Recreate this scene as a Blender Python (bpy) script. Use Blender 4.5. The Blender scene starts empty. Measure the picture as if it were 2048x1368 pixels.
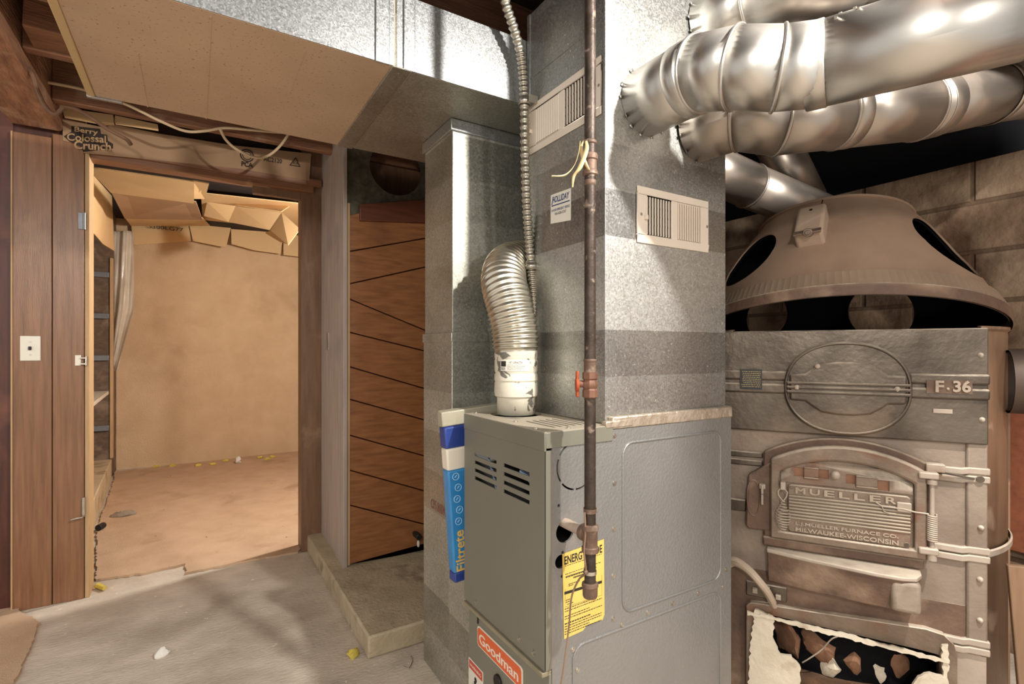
import bpy, bmesh, math, random
from mathutils import Vector, Matrix, noise as mnoise
random.seed(11)
SC = bpy.context.scene
COL = SC.collection
V = Vector
# ------------------------------------------------------------------ camera, light, exposure
TH_S, TH_C = .524, .8517            # camera heading: room x axis runs away to the right, y axis away to the left
cam_d = bpy.data.cameras.new('camera'); cam = bpy.data.objects.new('camera', cam_d); COL.objects.link(cam)
cam.location = (0, 0, 1.2); cam.rotation_euler = (math.pi/2, 0, -math.atan2(TH_S, TH_C))
cam_d.sensor_width = 36; cam_d.lens = 36*1030/2048; cam_d.shift_y = 16/2048; cam_d.clip_start = .01
SC.camera = cam
vs = SC.view_settings
vs.view_transform = 'Standard'; vs.look = 'None'; vs.gamma = 1; vs.use_curve_mapping = False; vs.exposure = 0.1
SC.cycles.max_bounces = 8; SC.cycles.diffuse_bounces = 5; SC.cycles.glossy_bounces = 4
SC.cycles.sample_clamp_indirect = 4
w = bpy.data.worlds.new('world'); SC.world = w; w.use_nodes = True
w.node_tree.nodes['Background'].inputs[0].default_value = (1.0, .96, .91, 1)
w.node_tree.nodes['Background'].inputs[1].default_value = .80
def lamp(name, loc, watts, col, r):
    d = bpy.data.lights.new(name, 'POINT'); d.energy = watts; d.color = col; d.shadow_soft_size = r
    o = bpy.data.objects.new(name, d); COL.objects.link(o); o.location = loc; return o
lamp('ceiling_bulb', (1.13, -.1, 2.28), 190, (1, .96, .90), .03)
lamp('store_room_bulb', (1.12, 3.52, 2.0), 135, (1, .97, .91), .03)
lamp('far_fill', (-.9, -1.2, 2.1), 130, (1, .94, .86), .12)  # added fill light behind the camera, no fixture there
lamp('rear_fill', (.9, -2.0, 2.0), 50, (1, .94, .86), .12)  # second added fill, brightens the right side from behind

# ------------------------------------------------------------------ geometry helpers
def ray(px, py):
    cx = (px-1024)/1030; cz = (700-py)/1030
    return V((cx*TH_C+TH_S, -cx*TH_S+TH_C, cz))
def onX(px, py, X): r = ray(px, py); k = X/r.x; return V((X, r.y*k, 1.2+r.z*k))
def onY(px, py, Y): r = ray(px, py); k = Y/r.y; return V((r.x*k, Y, 1.2+r.z*k))
def onZ(px, py, Z): r = ray(px, py); k = (Z-1.2)/r.z; return V((r.x*k, r.y*k, Z))
def at(px, py, d): r = ray(px, py); return V((r.x*d, r.y*d, 1.2+r.z*d))

class MB:
    def __init__(s, M=None): s.v = []; s.f = []; s.M = M
    def add(s, vs_, fs):
        o = len(s.v)
        for p in vs_:
            p = V(p); s.v.append(s.M @ p if s.M else p)
        for f in fs: s.f.append([i+o for i in f])
        return s
    def box(s, x0, x1, y0, y1, z0, z1):
        s.add([(x0,y0,z0),(x1,y0,z0),(x1,y1,z0),(x0,y1,z0),(x0,y0,z1),(x1,y0,z1),(x1,y1,z1),(x0,y1,z1)],
              [(0,3,2,1),(4,5,6,7),(0,1,5,4),(1,2,6,5),(2,3,7,6),(3,0,4,7)]); return s
    def beam(s, a, b, w_, h, up=(0,0,1)):
        a, b = V(a), V(b); d = (b-a).normalized(); u = V(up); x = d.cross(u).normalized(); u = x.cross(d).normalized()
        vs_ = [p + x*sx*w_/2 + u*su*h/2 for p in (a, b) for sx, su in ((-1,-1),(1,-1),(1,1),(-1,1))]
        s.add(vs_, [(0,1,2,3),(7,6,5,4),(0,4,5,1),(1,5,6,2),(2,6,7,3),(3,7,4,0)]); return s
    def prism(s, pts, d):
        d = V(d); n = len(pts); pts = [V(p) for p in pts]
        s.add(pts + [p+d for p in pts], [list(range(n)), list(range(2*n-1, n-1, -1))] + [(i, (i+1) % n, n+(i+1) % n, n+i) for i in range(n)])
        return s
    def rings(s, rs, caps=True, closed=False):
        n = len(rs[0]); vs_ = [p for r in rs for p in r]; fs = []
        m = len(rs)
        for i in range(m if closed else m-1):
            a = i*n; b = ((i+1) % m)*n
            for j in range(n):
                k = (j+1) % n; fs.append((a+j, a+k, b+k, b+j))
        if caps and not closed: fs += [list(range(n-1, -1, -1)), list(range((m-1)*n, m*n))]
        return s.add(vs_, fs)
    def tube(s, path, r, n=10, closed=False, caps=True):
        path = [V(p) for p in path]; m = len(path)
        rr = r if isinstance(r, (list, tuple)) else [r]*m
        rs = []; up = None
        for i, p in enumerate(path):
            if closed: t = (path[(i+1) % m]-path[i-1]).normalized()
            else: t = (path[min(i+1, m-1)]-path[max(i-1, 0)]).normalized()
            if up is None:
                up = t.orthogonal().normalized()
            else:
                up = (up - t*up.dot(t)).normalized()
            b = t.cross(up)
            rs.append([p + (up*math.cos(2*math.pi*k/n) + b*math.sin(2*math.pi*k/n))*rr[i] for k in range(n)])
        return s.rings(rs, caps, closed)
    def cyl(s, a, b, r0, r1=None, n=24, caps=True):
        return s.tube([a, b], [r0, r0 if r1 is None else r1], n, caps=caps)
    def lathe(s, prof, o=(0,0,0), ax=(0,0,1), n=32, a0=0, a1=2*math.pi, ref=None):
        o = V(o); ax = V(ax).normalized(); x = V(ref) if ref else ax.orthogonal().normalized(); y = ax.cross(x)
        full = abs(a1-a0-2*math.pi) < 1e-4; cnt = n if full else n+1
        vs_ = []; fs = []
        for i in range(cnt):
            a = a0+(a1-a0)*i/n; d = x*math.cos(a)+y*math.sin(a)
            for (r, h) in prof: vs_.append(o+d*r+ax*h)
        k = len(prof)
        for i in range(n):
            a = i*k; b = ((i+1) % cnt)*k
            for j in range(k-1): fs.append((a+j, b+j, b+j+1, a+j+1))
        return s.add(vs_, fs)
    def ball(s, c, r, n=12, sc=(1,1,1)):
        c = V(c); prof = [(max(1e-4, math.sin(math.pi*i/8))*r, -math.cos(math.pi*i/8)*r) for i in range(9)]
        t = MB(); t.lathe(prof, n=n)
        return s.add([c+V((p.x*sc[0], p.y*sc[1], p.z*sc[2])) for p in t.v], t.f)
    def screw(s, p, nrm, r=.005, h=.004):
        p = V(p); nrm = V(nrm).normalized(); s.cyl(p-nrm*.001, p+nrm*.0012, r*1.35, n=12); return s.cyl(p, p+nrm*h, r, r*.9, n=6)

def ear(poly): pass
def finish(name, vs_, fs, mat, parent, bevel, ang, loc, seg=2, solid=0, jit=0, jscale=6):
    if jit:
        for p in vs_:
            d = mnoise.noise_vector(p*jscale); p += d*jit
    if parent:
        root = parent
        while root.parent: root = root.parent
        base = root.location.copy()
    else:
        xs = [p.x for p in vs_]; ys = [p.y for p in vs_]; zs = [p.z for p in vs_]
        base = V(loc) if loc else V(((min(xs)+max(xs))/2, (min(ys)+max(ys))/2, min(zs)))
    me = bpy.data.meshes.new(name)
    me.from_pydata([p-base for p in vs_], [], fs); me.validate()
    bm = bmesh.new(); bm.from_mesh(me)
    bmesh.ops.remove_doubles(bm, verts=bm.verts, dist=1e-6)
    bmesh.ops.recalc_face_normals(bm, faces=bm.faces)
    for f in bm.faces: f.smooth = True
    for e in bm.edges:
        if len(e.link_faces) == 2 and e.calc_face_angle(0) > math.radians(ang): e.smooth = False
    bm.to_mesh(me); bm.free()
    me.materials.append(mat)
    o = bpy.data.objects.new(name, me); COL.objects.link(o)
    if parent: o.parent = parent
    else: o.location = base
    if solid:
        md = o.modifiers.new('solid', 'SOLIDIFY'); md.thickness = solid; md.offset = 0
    if bevel:
        md = o.modifiers.new('bevel', 'BEVEL'); md.width = bevel; md.segments = seg; md.limit_method = 'ANGLE'; md.angle_limit = math.radians(40)
    return o
def build(mb, name, mat, parent=None, bevel=0, ang=35, loc=None, **k):
    return finish(name, mb.v, mb.f, mat, parent, bevel, ang, loc, **k)
def thing(name, label, cat, loc=(0,0,0), group=None):
    o = bpy.data.objects.new(name, None); COL.objects.link(o); o.location = loc; o.empty_display_size = .1
    o['label'] = label; o['category'] = cat
    if group: o['group'] = group
    return o
def tag(o, label, cat, group=None, kind=None):
    o['label'] = label; o['category'] = cat
    if group: o['group'] = group
    if kind: o['kind'] = kind
    return o
def struct(mb, name, mat, **k):
    o = build(mb, name, mat, **k); o['kind'] = 'structure'; return o
def cut(o, cutters):
    """carve the cutter meshes out of o for good"""
    tmp = []
    for c in cutters:
        me = bpy.data.meshes.new('c'); me.from_pydata([p for p in c.v], [], c.f)
        bm = bmesh.new(); bm.from_mesh(me); bmesh.ops.recalc_face_normals(bm, faces=bm.faces); bm.to_mesh(me); bm.free()
        t = bpy.data.objects.new('c', me); COL.objects.link(t); tmp.append(t)
        md = o.modifiers.new('b', 'BOOLEAN'); md.operation = 'DIFFERENCE'; md.solver = 'EXACT'; md.object = t
    bpy.context.view_layer.update()
    dg = bpy.context.evaluated_depsgraph_get()
    new = bpy.data.meshes.new_from_object(o.evaluated_get(dg))
    o.modifiers.clear(); o.data = new
    for t in tmp:
        m = t.data; bpy.data.objects.remove(t); bpy.data.meshes.remove(m)
    return o
def text(s, name, mat, parent, o, ax, ay, wd, ht, depth=.0006, bold=0.0, italic=0.0):
    cu = bpy.data.curves.new('t', 'FONT'); cu.body = s; cu.size = 1; cu.extrude = .5; cu.offset = bold; cu.shear = italic; cu.resolution_u = 4
    t = bpy.data.objects.new('t', cu); COL.objects.link(t); bpy.context.view_layer.update()
    me = bpy.data.meshes.new_from_object(t.evaluated_get(bpy.context.evaluated_depsgraph_get()))
    pts = [v.co.copy() for v in me.vertices]; fs = [list(p.vertices) for p in me.polygons]
    bpy.data.objects.remove(t); bpy.data.curves.remove(cu); bpy.data.meshes.remove(me)
    x0 = min(p.x for p in pts); x1 = max(p.x for p in pts); y0 = min(p.y for p in pts); y1 = max(p.y for p in pts)
    ax = V(ax).normalized(); ay = V(ay).normalized(); nz = ax.cross(ay); o = V(o)
    vs_ = [o + ax*((p.x-x0)/(x1-x0)*wd) + ay*((p.y-y0)/(y1-y0)*ht) + nz*((p.z+.5)*depth) for p in pts]
    return finish(name, vs_, fs, mat, parent, 0, 35, None)

# ------------------------------------------------------------------ materials
def rgb(h):
    h = h.lstrip('#'); c = [int(h[i:i+2], 16)/255 for i in (0, 2, 4)]
    return tuple((x/12.92 if x <= .04045 else ((x+.055)/1.055)**2.4) for x in c) + (1,)
def mat(name, c1, c2=None, c3=None, scale=8, st=(1,1,1), rough=.6, metal=0.0, bump=0.0, bs=None, s3=2.0, t3=.55, w3=.12, dust=None,
        speck=None, spangle=0, sheen_bands=None, detail=6, rvar=0.0, wave=None, spec=None, trans=0, alpha=1):
    m = bpy.data.materials.new(name); m.use_nodes = True; nt = m.node_tree; N = nt.nodes; L = nt.links
    b = N['Principled BSDF']; b.inputs['Roughness'].default_value = rough; b.inputs['Metallic'].default_value = metal
    if spec is not None: b.inputs['Specular IOR Level'].default_value = spec
    if trans: b.inputs['Transmission Weight'].default_value = trans
    if alpha < 1: b.inputs['Alpha'].default_value = alpha
    tc = N.new('ShaderNodeTexCoord'); mp = N.new('ShaderNodeMapping'); L.new(tc.outputs['Object'], mp.inputs[0]); mp.inputs['Scale'].default_value = st
    def noise(sc, det=detail, vec=None, dist=0):
        n = N.new('ShaderNodeTexNoise'); n.inputs['Scale'].default_value = sc; n.inputs['Detail'].default_value = det; n.inputs['Distortion'].default_value = dist
        L.new(vec or mp.outputs[0], n.inputs['Vector']); return n.outputs[0]
    def ramp(f, a, z):
        r = N.new('ShaderNodeMapRange'); r.inputs[1].default_value = a; r.inputs[2].default_value = z; L.new(f, r.inputs[0]); return r.outputs[0]
    def mix(f, a, z, mode='MIX'):
        x = N.new('ShaderNodeMix'); x.data_type = 'RGBA'; x.blend_type = mode
        if isinstance(f, float): x.inputs[0].default_value = f
        else: L.new(f, x.inputs[0])
        for v, i in ((a, 6), (z, 7)):
            if isinstance(v, tuple): x.inputs[i].default_value = v
            else: L.new(v, x.inputs[i])
        return x.outputs[2]
    def math_(op, a, z):
        x = N.new('ShaderNodeMath'); x.operation = op
        for v, i in ((a, 0), (z, 1)):
            if isinstance(v, (int, float)): x.inputs[i].default_value = v
            else: L.new(v, x.inputs[i])
        return x.outputs[0]
    col = rgb(c1); nz = None
    if c2:
        nz = noise(scale, dist=.3); col = mix(ramp(nz, .3, .7), rgb(c1), rgb(c2))
    if wave:
        wv = N.new('ShaderNodeTexWave'); wv.bands_direction = wave[0]; wv.inputs['Scale'].default_value = wave[1]; wv.inputs['Distortion'].default_value = wave[2]
        wv.inputs['Detail'].default_value = 3; wv.inputs['Detail Scale'].default_value = 1.5
        L.new(mp.outputs[0], wv.inputs[0]); col = mix(math_('MULTIPLY', wv.outputs[1], wave[4]), col, rgb(wave[3]))
    if spangle:
        vo = N.new('ShaderNodeTexVoronoi'); vo.inputs['Scale'].default_value = spangle; L.new(tc.outputs['Object'], vo.inputs['Vector'])
        sp = N.new('ShaderNodeSeparateColor'); L.new(vo.outputs['Color'], sp.inputs[0])
        g = math_('ADD', math_('MULTIPLY', sp.outputs[0], .34), .80)
        cg = N.new('ShaderNodeCombineColor')
        for i in range(3): L.new(g, cg.inputs[i])
        col = mix(1.0, col, cg.outputs[0], 'MULTIPLY')
        rr = math_('ADD', math_('MULTIPLY', sp.outputs[1], .14), rough-.05)
        if sheen_bands:
            sx = N.new('ShaderNodeSeparateXYZ'); L.new(tc.outputs['Object'], sx.inputs[0])
            fl = math_('FLOOR', math_('DIVIDE', sx.outputs[sheen_bands[0]], sheen_bands[1]), 0)
            wn = N.new('ShaderNodeTexWhiteNoise'); wn.noise_dimensions = '1D'; L.new(fl, wn.inputs['W'])
            bd = math_('ADD', math_('MULTIPLY', wn.outputs['Value'], sheen_bands[2]), 1-sheen_bands[2]/2)  # stepped bright and dark bands: metal sheen painted into the colour
            cb = N.new('ShaderNodeCombineColor')
            for i in range(3): L.new(bd, cb.inputs[i])
            col = mix(1.0, col, cb.outputs[0], 'MULTIPLY')
            rr = math_('ADD', rr, math_('MULTIPLY', wn.outputs['Value'], .15))
        L.new(rr, b.inputs['Roughness'])
    if c3:
        f3 = ramp(noise(s3, 5, tc.outputs['Object'], .4), t3, t3+w3); col = mix(f3, col, rgb(c3))
        if metal > .3:
            L.new(math_('MULTIPLY', math_('SUBTRACT', 1.0, f3), metal), b.inputs['Metallic'])
    if speck:
        fs_ = ramp(noise(speck[1], 3, tc.outputs['Object']), speck[2], speck[2]+.04); col = mix(fs_, col, rgb(speck[0]))
    if dust:
        ge = N.new('ShaderNodeNewGeometry'); sx = N.new('ShaderNodeSeparateXYZ'); L.new(ge.outputs['Normal'], sx.inputs[0])
        fd = math_('MULTIPLY', ramp(sx.outputs[2], .15, .75), math_('MULTIPLY', ramp(noise(14, 4, tc.outputs['Object']), .15, .6), dust[1]))
        col = mix(fd, col, rgb(dust[0]))
        if metal > .3:
            src = b.inputs['Metallic'].links[0].from_socket if b.inputs['Metallic'].links else metal
            L.new(math_('MULTIPLY', math_('SUBTRACT', 1.0, fd), src), b.inputs['Metallic'])
    if rvar:
        L.new(math_('ADD', math_('MULTIPLY', noise(scale*2), rvar), rough-rvar/2), b.inputs['Roughness'])
    if isinstance(col, tuple): b.inputs['Base Color'].default_value = col
    else: L.new(col, b.inputs['Base Color'])
    if bump:
        bp = N.new('ShaderNodeBump'); bp.inputs['Strength'].default_value = bump; bp.inputs['Distance'].default_value = .01
        L.new(noise(bs or scale*3, 8), bp.inputs['Height']); L.new(bp.outputs[0], b.inputs['Normal'])
    return m
def flat(name, c, rough=.6, metal=0.0, **k): return mat(name, c, rough=rough, metal=metal, **k)

GALV = mat('galvanized_sheet', '#c3c3bf', '#a09f9a', '#8d8072', scale=2.2, rough=.33, metal=.92, spangle=230, sheen_bands=(2, .125, .42), s3=1.6, t3=.62, w3=.3, speck=('#e6e6e0', 120, .68))
GALV_DROP = mat('galvanized_sheet_weathered', '#c3c2b8', '#a8a79b', '#8d8372', scale=4, rough=.36, metal=.88, spangle=190, sheen_bands=(2, .15, .34), s3=2.2, t3=.60, w3=.3, speck=('#dcdbd0', 110, .70))
GALV_DUCT = mat('galvanized_duct_clean', '#b9bbbb', '#a6a8a9', scale=3, rough=.36, metal=.88, spangle=260, speck=('#e4e4e0', 150, .68))
DUCT_TAN = mat('duct_dusty_tan', '#d3b99d', '#c3a88c', '#a39586', scale=3.2, rough=.5, metal=.25, s3=2.3, t3=.64, w3=.25, speck=('#a3886d', 120, .63), rvar=.15)
DUCT_TRIM = flat('duct_edge_board', '#c9ab7c', .6)
PIPE = mat('round_pipe_metal', '#cfccc6', '#c0bcb5', '#9c8c7c', scale=3, rough=.35, metal=.95, s3=2.4, t3=.70, w3=.3, dust=('#b9a998', .3))
PIPE_OLD = mat('round_pipe_dusty', '#b3a99f', '#9f958b', '#8b7665', scale=3, rough=.36, metal=.85, s3=2.4, t3=.62, w3=.3, dust=('#a18c79', .5))
FLEX = mat('flex_aluminum', '#d9d4c4', '#c6bfae', rough=.28, metal=.95, scale=10)
PAINTFLAKE = mat('flaking_white_paint', '#dcd6c4', '#cfc7b3', '#6f6b63', scale=9, rough=.5, s3=22, t3=.585, w3=.03, metal=.1)
CONDUIT = mat('conduit_steel', '#b8b2a4', '#a09a8c', rough=.35, metal=.9, scale=20)
CABINET = mat('furnace_grey_paint', '#817f73', '#79776a', rough=.42, scale=3, metal=.2, bump=.02, bs=160)
JACKET = mat('furnace_jacket_embossed', '#989795', '#8b8a88', '#988d80', rough=.38, scale=3, metal=.55, bump=.22, bs=120, s3=2.5, t3=.58, w3=.3)
CABTOP = mat('furnace_top_dusty', '#b6ac9a', '#a79c8a', '#8c857a', rough=.6, scale=8, metal=.2, s3=9, t3=.62)
FOIL = mat('foil_tape', '#cdbfae', '#b3a491', rough=.38, metal=.6, scale=30, bump=.6, bs=45)
IRONPIPE = mat('black_iron_pipe', '#4c3f38', '#33291f', '#7d6a5b', rough=.5, scale=30, metal=.45, s3=40, t3=.62, w3=.1, bump=.15)
FITTING = mat('rusty_pipe_fitting', '#7b6353', '#5f4a3e', '#a2907f', rough=.6, scale=25, metal=.3, s3=30, t3=.6, bump=.2)
ORANGE = mat('valve_handle_orange', '#a8502f', '#924428', rough=.6, scale=20, spec=.3)
RUSTVALVE = mat('valve_body_rust', '#7d5845', '#654535', rough=.6, scale=24, metal=.2)
WHITE = mat('register_cream_enamel', '#dfd3c3', '#d6c9b8', rough=.45, scale=6)
DARK = flat('soot_and_shade_black', '#0d0d0f', .9, spec=.1)  # soot inside the old furnace, painted shade behind the newer vents
DARKMETAL = mat('damper_dark_metal', '#3b3733', '#2a2725', rough=.5, metal=.6, scale=12)
PAPER = mat('sticker_paper', '#e3ded2', '#dad4c6', rough=.6, scale=10)
INK = flat('printing_ink', '#26211d', .7)
INKBLUE = flat('blue_ink', '#22356b', .6)
INKRED = flat('red_stamp_ink', '#8a5a4c', .7)
YELLOW = mat('yellow_card', '#e0c169', '#d5b65c', rough=.6, scale=10)
BADGE = flat('badge_orange', '#d8602f', .4)
BADGEW = flat('badge_white', '#e6dccb', .45)
REDLABEL = flat('label_red', '#c24a35', .5)
FILTBLUE = mat('filter_bag_blue', '#3a8bc4', '#2f7ab6', rough=.28, scale=12)
FILTNAVY = flat('filter_bag_navy', '#2d4186', .3)
FILTGOLD = flat('filter_bag_gold', '#e0b25a', .4)
PLASTIC = mat('clear_plastic_film', '#efe8da', '#e2d9c8', rough=.18, scale=10, bump=.3, bs=14, alpha=.5)
OLDIRON = mat('old_cast_iron', '#72675b', '#4a4139', '#8f7963', rough=.40, scale=6, metal=.65, s3=4, t3=.56, w3=.25, bump=.14, bs=60, dust=('#d6c7b4', .95))
OLDDOOR = mat('fire_door_iron', '#8c7b6b', '#6f5f51', '#7b5643', rough=.55, scale=11, metal=.3, s3=8, t3=.54, w3=.16, bump=.25, bs=60, dust=('#d8c9b5', 1.0))
OLDLETTER = mat('raised_dusty_iron', '#b0a08e', '#9a8a79', rough=.6, scale=30, dust=('#d3c3ae', .8))
OLDRUST = mat('rusted_iron', '#735a49', '#57443a', '#9a826d', rough=.65, scale=9, metal=.15, s3=5, t3=.54, w3=.2, bump=.35, bs=50, dust=('#cdbba6', .8))
MIDIRON = mat('mid_front_iron', '#9a8b7c', '#7d6f63', '#7d6450', rough=.5, scale=6, metal=.3, s3=4, t3=.52, w3=.3, bump=.2, bs=55, dust=('#d0c0ac', .7))
OLDPALE = mat('dusty_pale_iron', '#b0a192', '#998b7d', '#84664f', rough=.6, scale=7, metal=.15, s3=6, t3=.56, w3=.14, bump=.15, bs=50, dust=('#d6c8b4', .8))
HOOD = mat('dusty_hood_metal', '#a18874', '#937a67', '#6a5648', rough=.6, scale=5, metal=.25, s3=6, t3=.70, w3=.12, dust=('#ad927c', .7), bump=.05)
CASING = mat('rusty_casing_sheet', '#94775f', '#7d624d', '#b39a84', rough=.5, scale=6, st=(3,3,.6), metal=.3, s3=9, t3=.62, w3=.1)
ASBESTOS = mat('crumbling_white_board', '#d5cab6', '#c4b8a3', '#a38f78', rough=.9, scale=9, s3=10, t3=.62, bump=.4, bs=40)
CLINKER = mat('burnt_clinker', '#8f684e', '#5a3f2f', '#a5866a', rough=.9, scale=8, bump=.8, bs=20, s3=6)
CONCRETE = mat('concrete_floor', '#d3c5b4', '#b9ac9c', '#a29281', rough=.75, scale=5, st=(1,1.7,1), bump=.4, bs=50, s3=3.2, t3=.5, w3=.3, speck=('#e3d8c8', 38, .70), detail=10)
SLAB = mat('concrete_step', '#c0b094', '#a8987c', '#8d7d66', rough=.8, scale=9, bump=.5, bs=60, s3=7, t3=.56)
CARPET = mat('tan_carpet', '#cfb093', '#c2a285', '#a7886a', rough=.95, scale=6, bump=.6, bs=260, s3=2.8, t3=.58, w3=.2, speck=('#86664b', 22, .72), spec=.1)
FIBER = mat('fiberboard', '#cfb492', '#c4a886', '#a88c6a', rough=.9, scale=5, bump=.5, bs=110, s3=1.5, t3=.57, w3=.25, spec=.2)
CARD = mat('cardboard', '#d3b385', '#caa97c', rough=.75, scale=3, bump=.04, spec=.25)
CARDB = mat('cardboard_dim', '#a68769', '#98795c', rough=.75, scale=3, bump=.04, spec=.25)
PANEL = mat('dark_wood_paneling', '#93694b', '#785339', '#a5815f', rough=.33, scale=5, st=(14,14,.8), s3=2, t3=.60, bump=.08, bs=30)
DARKRED = mat('dark_red_wood', '#5a2f20', '#43221a', '#6e4030', rough=.45, scale=4, st=(10,10,1), s3=3)
TRIMW = mat('brown_door_trim', '#826146', '#6b4e38', '#93755a', rough=.5, scale=5, st=(9,9,1), s3=4, t3=.6)
TRIMH = mat('reddish_header_wood', '#8c6043', '#744d34', '#a8876a', rough=.5, scale=5, st=(1,9,9), s3=6, t3=.6)
BEAMW = mat('rough_sawn_timber', '#bd8a68', '#8a6048', '#c9a488', rough=.9, scale=10, st=(3,.7,6), bump=1.0, bs=26, s3=7, t3=.54, w3=.2)
JOISTW = mat('old_joist_wood', '#966a4e', '#6b4733', '#a98a70', rough=.85, scale=6, st=(.6,5,5), bump=.5, bs=24, s3=3)
SUBFLOOR = mat('dark_subfloor', '#33241b', '#251a13', rough=.9, scale=4, st=(1,6,1))
GREYBOARD = mat('grey_painted_board', '#b5a69b', '#a0928a', '#938689', rough=.55, scale=4, st=(8,8,1), s3=2)
PLANK = mat('orange_brown_plank', '#a26c42', '#825332', '#6b4630', rough=.42, scale=4, st=(2,2,14), s3=2, t3=.58, w3=.2, speck=('#3f2617', 13, .76))
SHEETOLD = mat('mottled_dull_galvanized', '#77705f', '#5c5749', rough=.5, metal=.6, scale=28, spangle=40)
SWITCHP = flat('ivory_plate', '#e6dfcf', .35)
CHROME = mat('worn_chrome', '#c9c2b6', '#a8a196', rough=.3, metal=.9, scale=20)
STEELGREY = mat('grey_steel_strip', '#8e9196', '#7c7f84', rough=.45, metal=.5, scale=12)
SHELFWOOD = mat('dark_stud_wood', '#6f5b4a', '#544334', '#8a7561', rough=.7, scale=6, st=(3,3,5), s3=5)
LIGHTWOOD = mat('pale_lumber', '#c2a076', '#b08e66', rough=.65, scale=6, st=(9,9,1))
PALEBOX = mat('pale_plaster_block', '#c9b596', '#bba786', '#a08a6a', rough=.85, scale=6, s3=6, bump=.2)
CABLEW = flat('cream_cable', '#cbb08c', .5)
CABLEB = mat('brown_cloth_cable', '#7d5b44', '#684a36', rough=.7, scale=30)
FOAM = mat('yellow_foam', '#d2bf5a', '#bda842', rough=.9, scale=40, bump=.6, bs=60)
LINT = mat('pale_scrap', '#e2ddd4', '#d0cac0', rough=.8, scale=40)
BLACKR = flat('black_rubber', '#1c1a19', .5)
TAPEY = mat('dry_tape', '#c8b184', '#b69c68', rough=.5, scale=20)
CRAWLDARK = mat('crawlspace_shade', '#121217', '#0c0c10', rough=.9, scale=3)  # near-black colour stands in for the unlit crawlspace above the block wall
WOODFENCE = mat('weathered_brown_board', '#8a6c52', '#755a43', rough=.7, scale=5, st=(10,10,1))
REDBOARD = mat('red_brown_board', '#8a4f33', '#74402a', rough=.6, scale=4, st=(1,8,8))
# concrete block wall: brick pattern on the wall's own y/z
def block_mat():
    m = bpy.data.materials.new('concrete_block'); m.use_nodes = True; nt = m.node_tree; N = nt.nodes; L = nt.links; b = N['Principled BSDF']
    b.inputs['Roughness'].default_value = .9
    tc = N.new('ShaderNodeTexCoord'); sx = N.new('ShaderNodeSeparateXYZ'); cx = N.new('ShaderNodeCombineXYZ')
    L.new(tc.outputs['Object'], sx.inputs[0]); L.new(sx.outputs[1], cx.inputs[0]); L.new(sx.outputs[2], cx.inputs[1])
    br = N.new('ShaderNodeTexBrick'); L.new(cx.outputs[0], br.inputs[0]); br.inputs['Scale'].default_value = 1
    br.inputs['Brick Width'].default_value = .41; br.inputs['Row Height'].default_value = .205; br.inputs['Mortar Size'].default_value = .012; br.inputs['Mortar Smooth'].default_value = .6
    br.inputs['Color1'].default_value = rgb('#8f7760'); br.inputs['Color2'].default_value = rgb('#a08b74'); br.inputs['Mortar'].default_value = rgb('#6f5b48')
    n = N.new('ShaderNodeTexNoise'); n.inputs['Scale'].default_value = 4; n.inputs['Detail'].default_value = 9; L.new(tc.outputs['Object'], n.inputs[0])
    r = N.new('ShaderNodeMapRange'); r.inputs[1].default_value = .42; r.inputs[2].default_value = .62; L.new(n.outputs[0], r.inputs[0])
    x = N.new('ShaderNodeMix'); x.data_type = 'RGBA'; L.new(r.outputs[0], x.inputs[0]); L.new(br.outputs[0], x.inputs[6]); x.inputs[7].default_value = rgb('#57402f')
    L.new(x.outputs[2], b.inputs['Base Color'])
    n2 = N.new('ShaderNodeTexNoise'); n2.inputs['Scale'].default_value = 30; n2.inputs['Detail'].default_value = 8; L.new(tc.outputs['Object'], n2.inputs[0])
    ad = N.new('ShaderNodeMath'); ad.operation = 'SUBTRACT'; L.new(n2.outputs[0], ad.inputs[0]); L.new(br.outputs[1], ad.inputs[1])
    bp = N.new('ShaderNodeBump'); bp.inputs['Strength'].default_value = .7; bp.inputs['Distance'].default_value = .012; L.new(ad.outputs[0], bp.inputs['Height']); L.new(bp.outputs[0], b.inputs['Normal'])
    return m
BLOCK = block_mat()

# ================================================================== THE SETTING
struct(MB().box(-3.2, 5, -2.5, 7, -.1, 0), 'floor', CONCRETE)
struct(MB().box(-1.0, 3.4, .1, 7, 2.52, 2.56).box(.45, 3.4, -1.4, .1, 2.52, 2.56), 'ceiling', SUBFLOOR)
struct(MB().box(-1.3, 1.7, 6.46, 6.56, 0, 2.52), 'wall_back', FIBER)
struct(MB().box(-1.3, -.92, 3.33, 6.46, 0, 2.52), 'wall_store_left', SHELFWOOD)
struct(MB().box(-.92, -.672, 6.0, 6.46, 0, 2.52), 'wall_store_stub', SHELFWOOD)
struct(MB().box(-.715, -.455, 3.235, 3.33, 0, 2.52), 'wall_door_left', DARKRED)
struct(MB().box(1.5, 1.7, 3.36, 6.46, 0, 2.52), 'wall_store_right', FIBER)
struct(MB().box(2.75, 3.25, -1.2, 4.0, 0, 1.98), 'wall_right', BLOCK, loc=(2.75, 0, -.035))
struct(MB().box(3.25, 3.35, -1.2, 4.0, 1.98, 2.52), 'wall_right_upper', CRAWLDARK)
struct(MB().box(-2.2, -.715, 3.23, 3.33, 0, 2.52), 'wall_left', DARKRED)
struct(MB().box(.655, 2.75, 3.30, 3.36, 0, 2.52), 'wall_middle', TRIMW)
o = struct(MB().box(-.455, .655, 3.27, 3.33, 2.30, 2.52), 'wall_lintel', SUBFLOOR)
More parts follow.
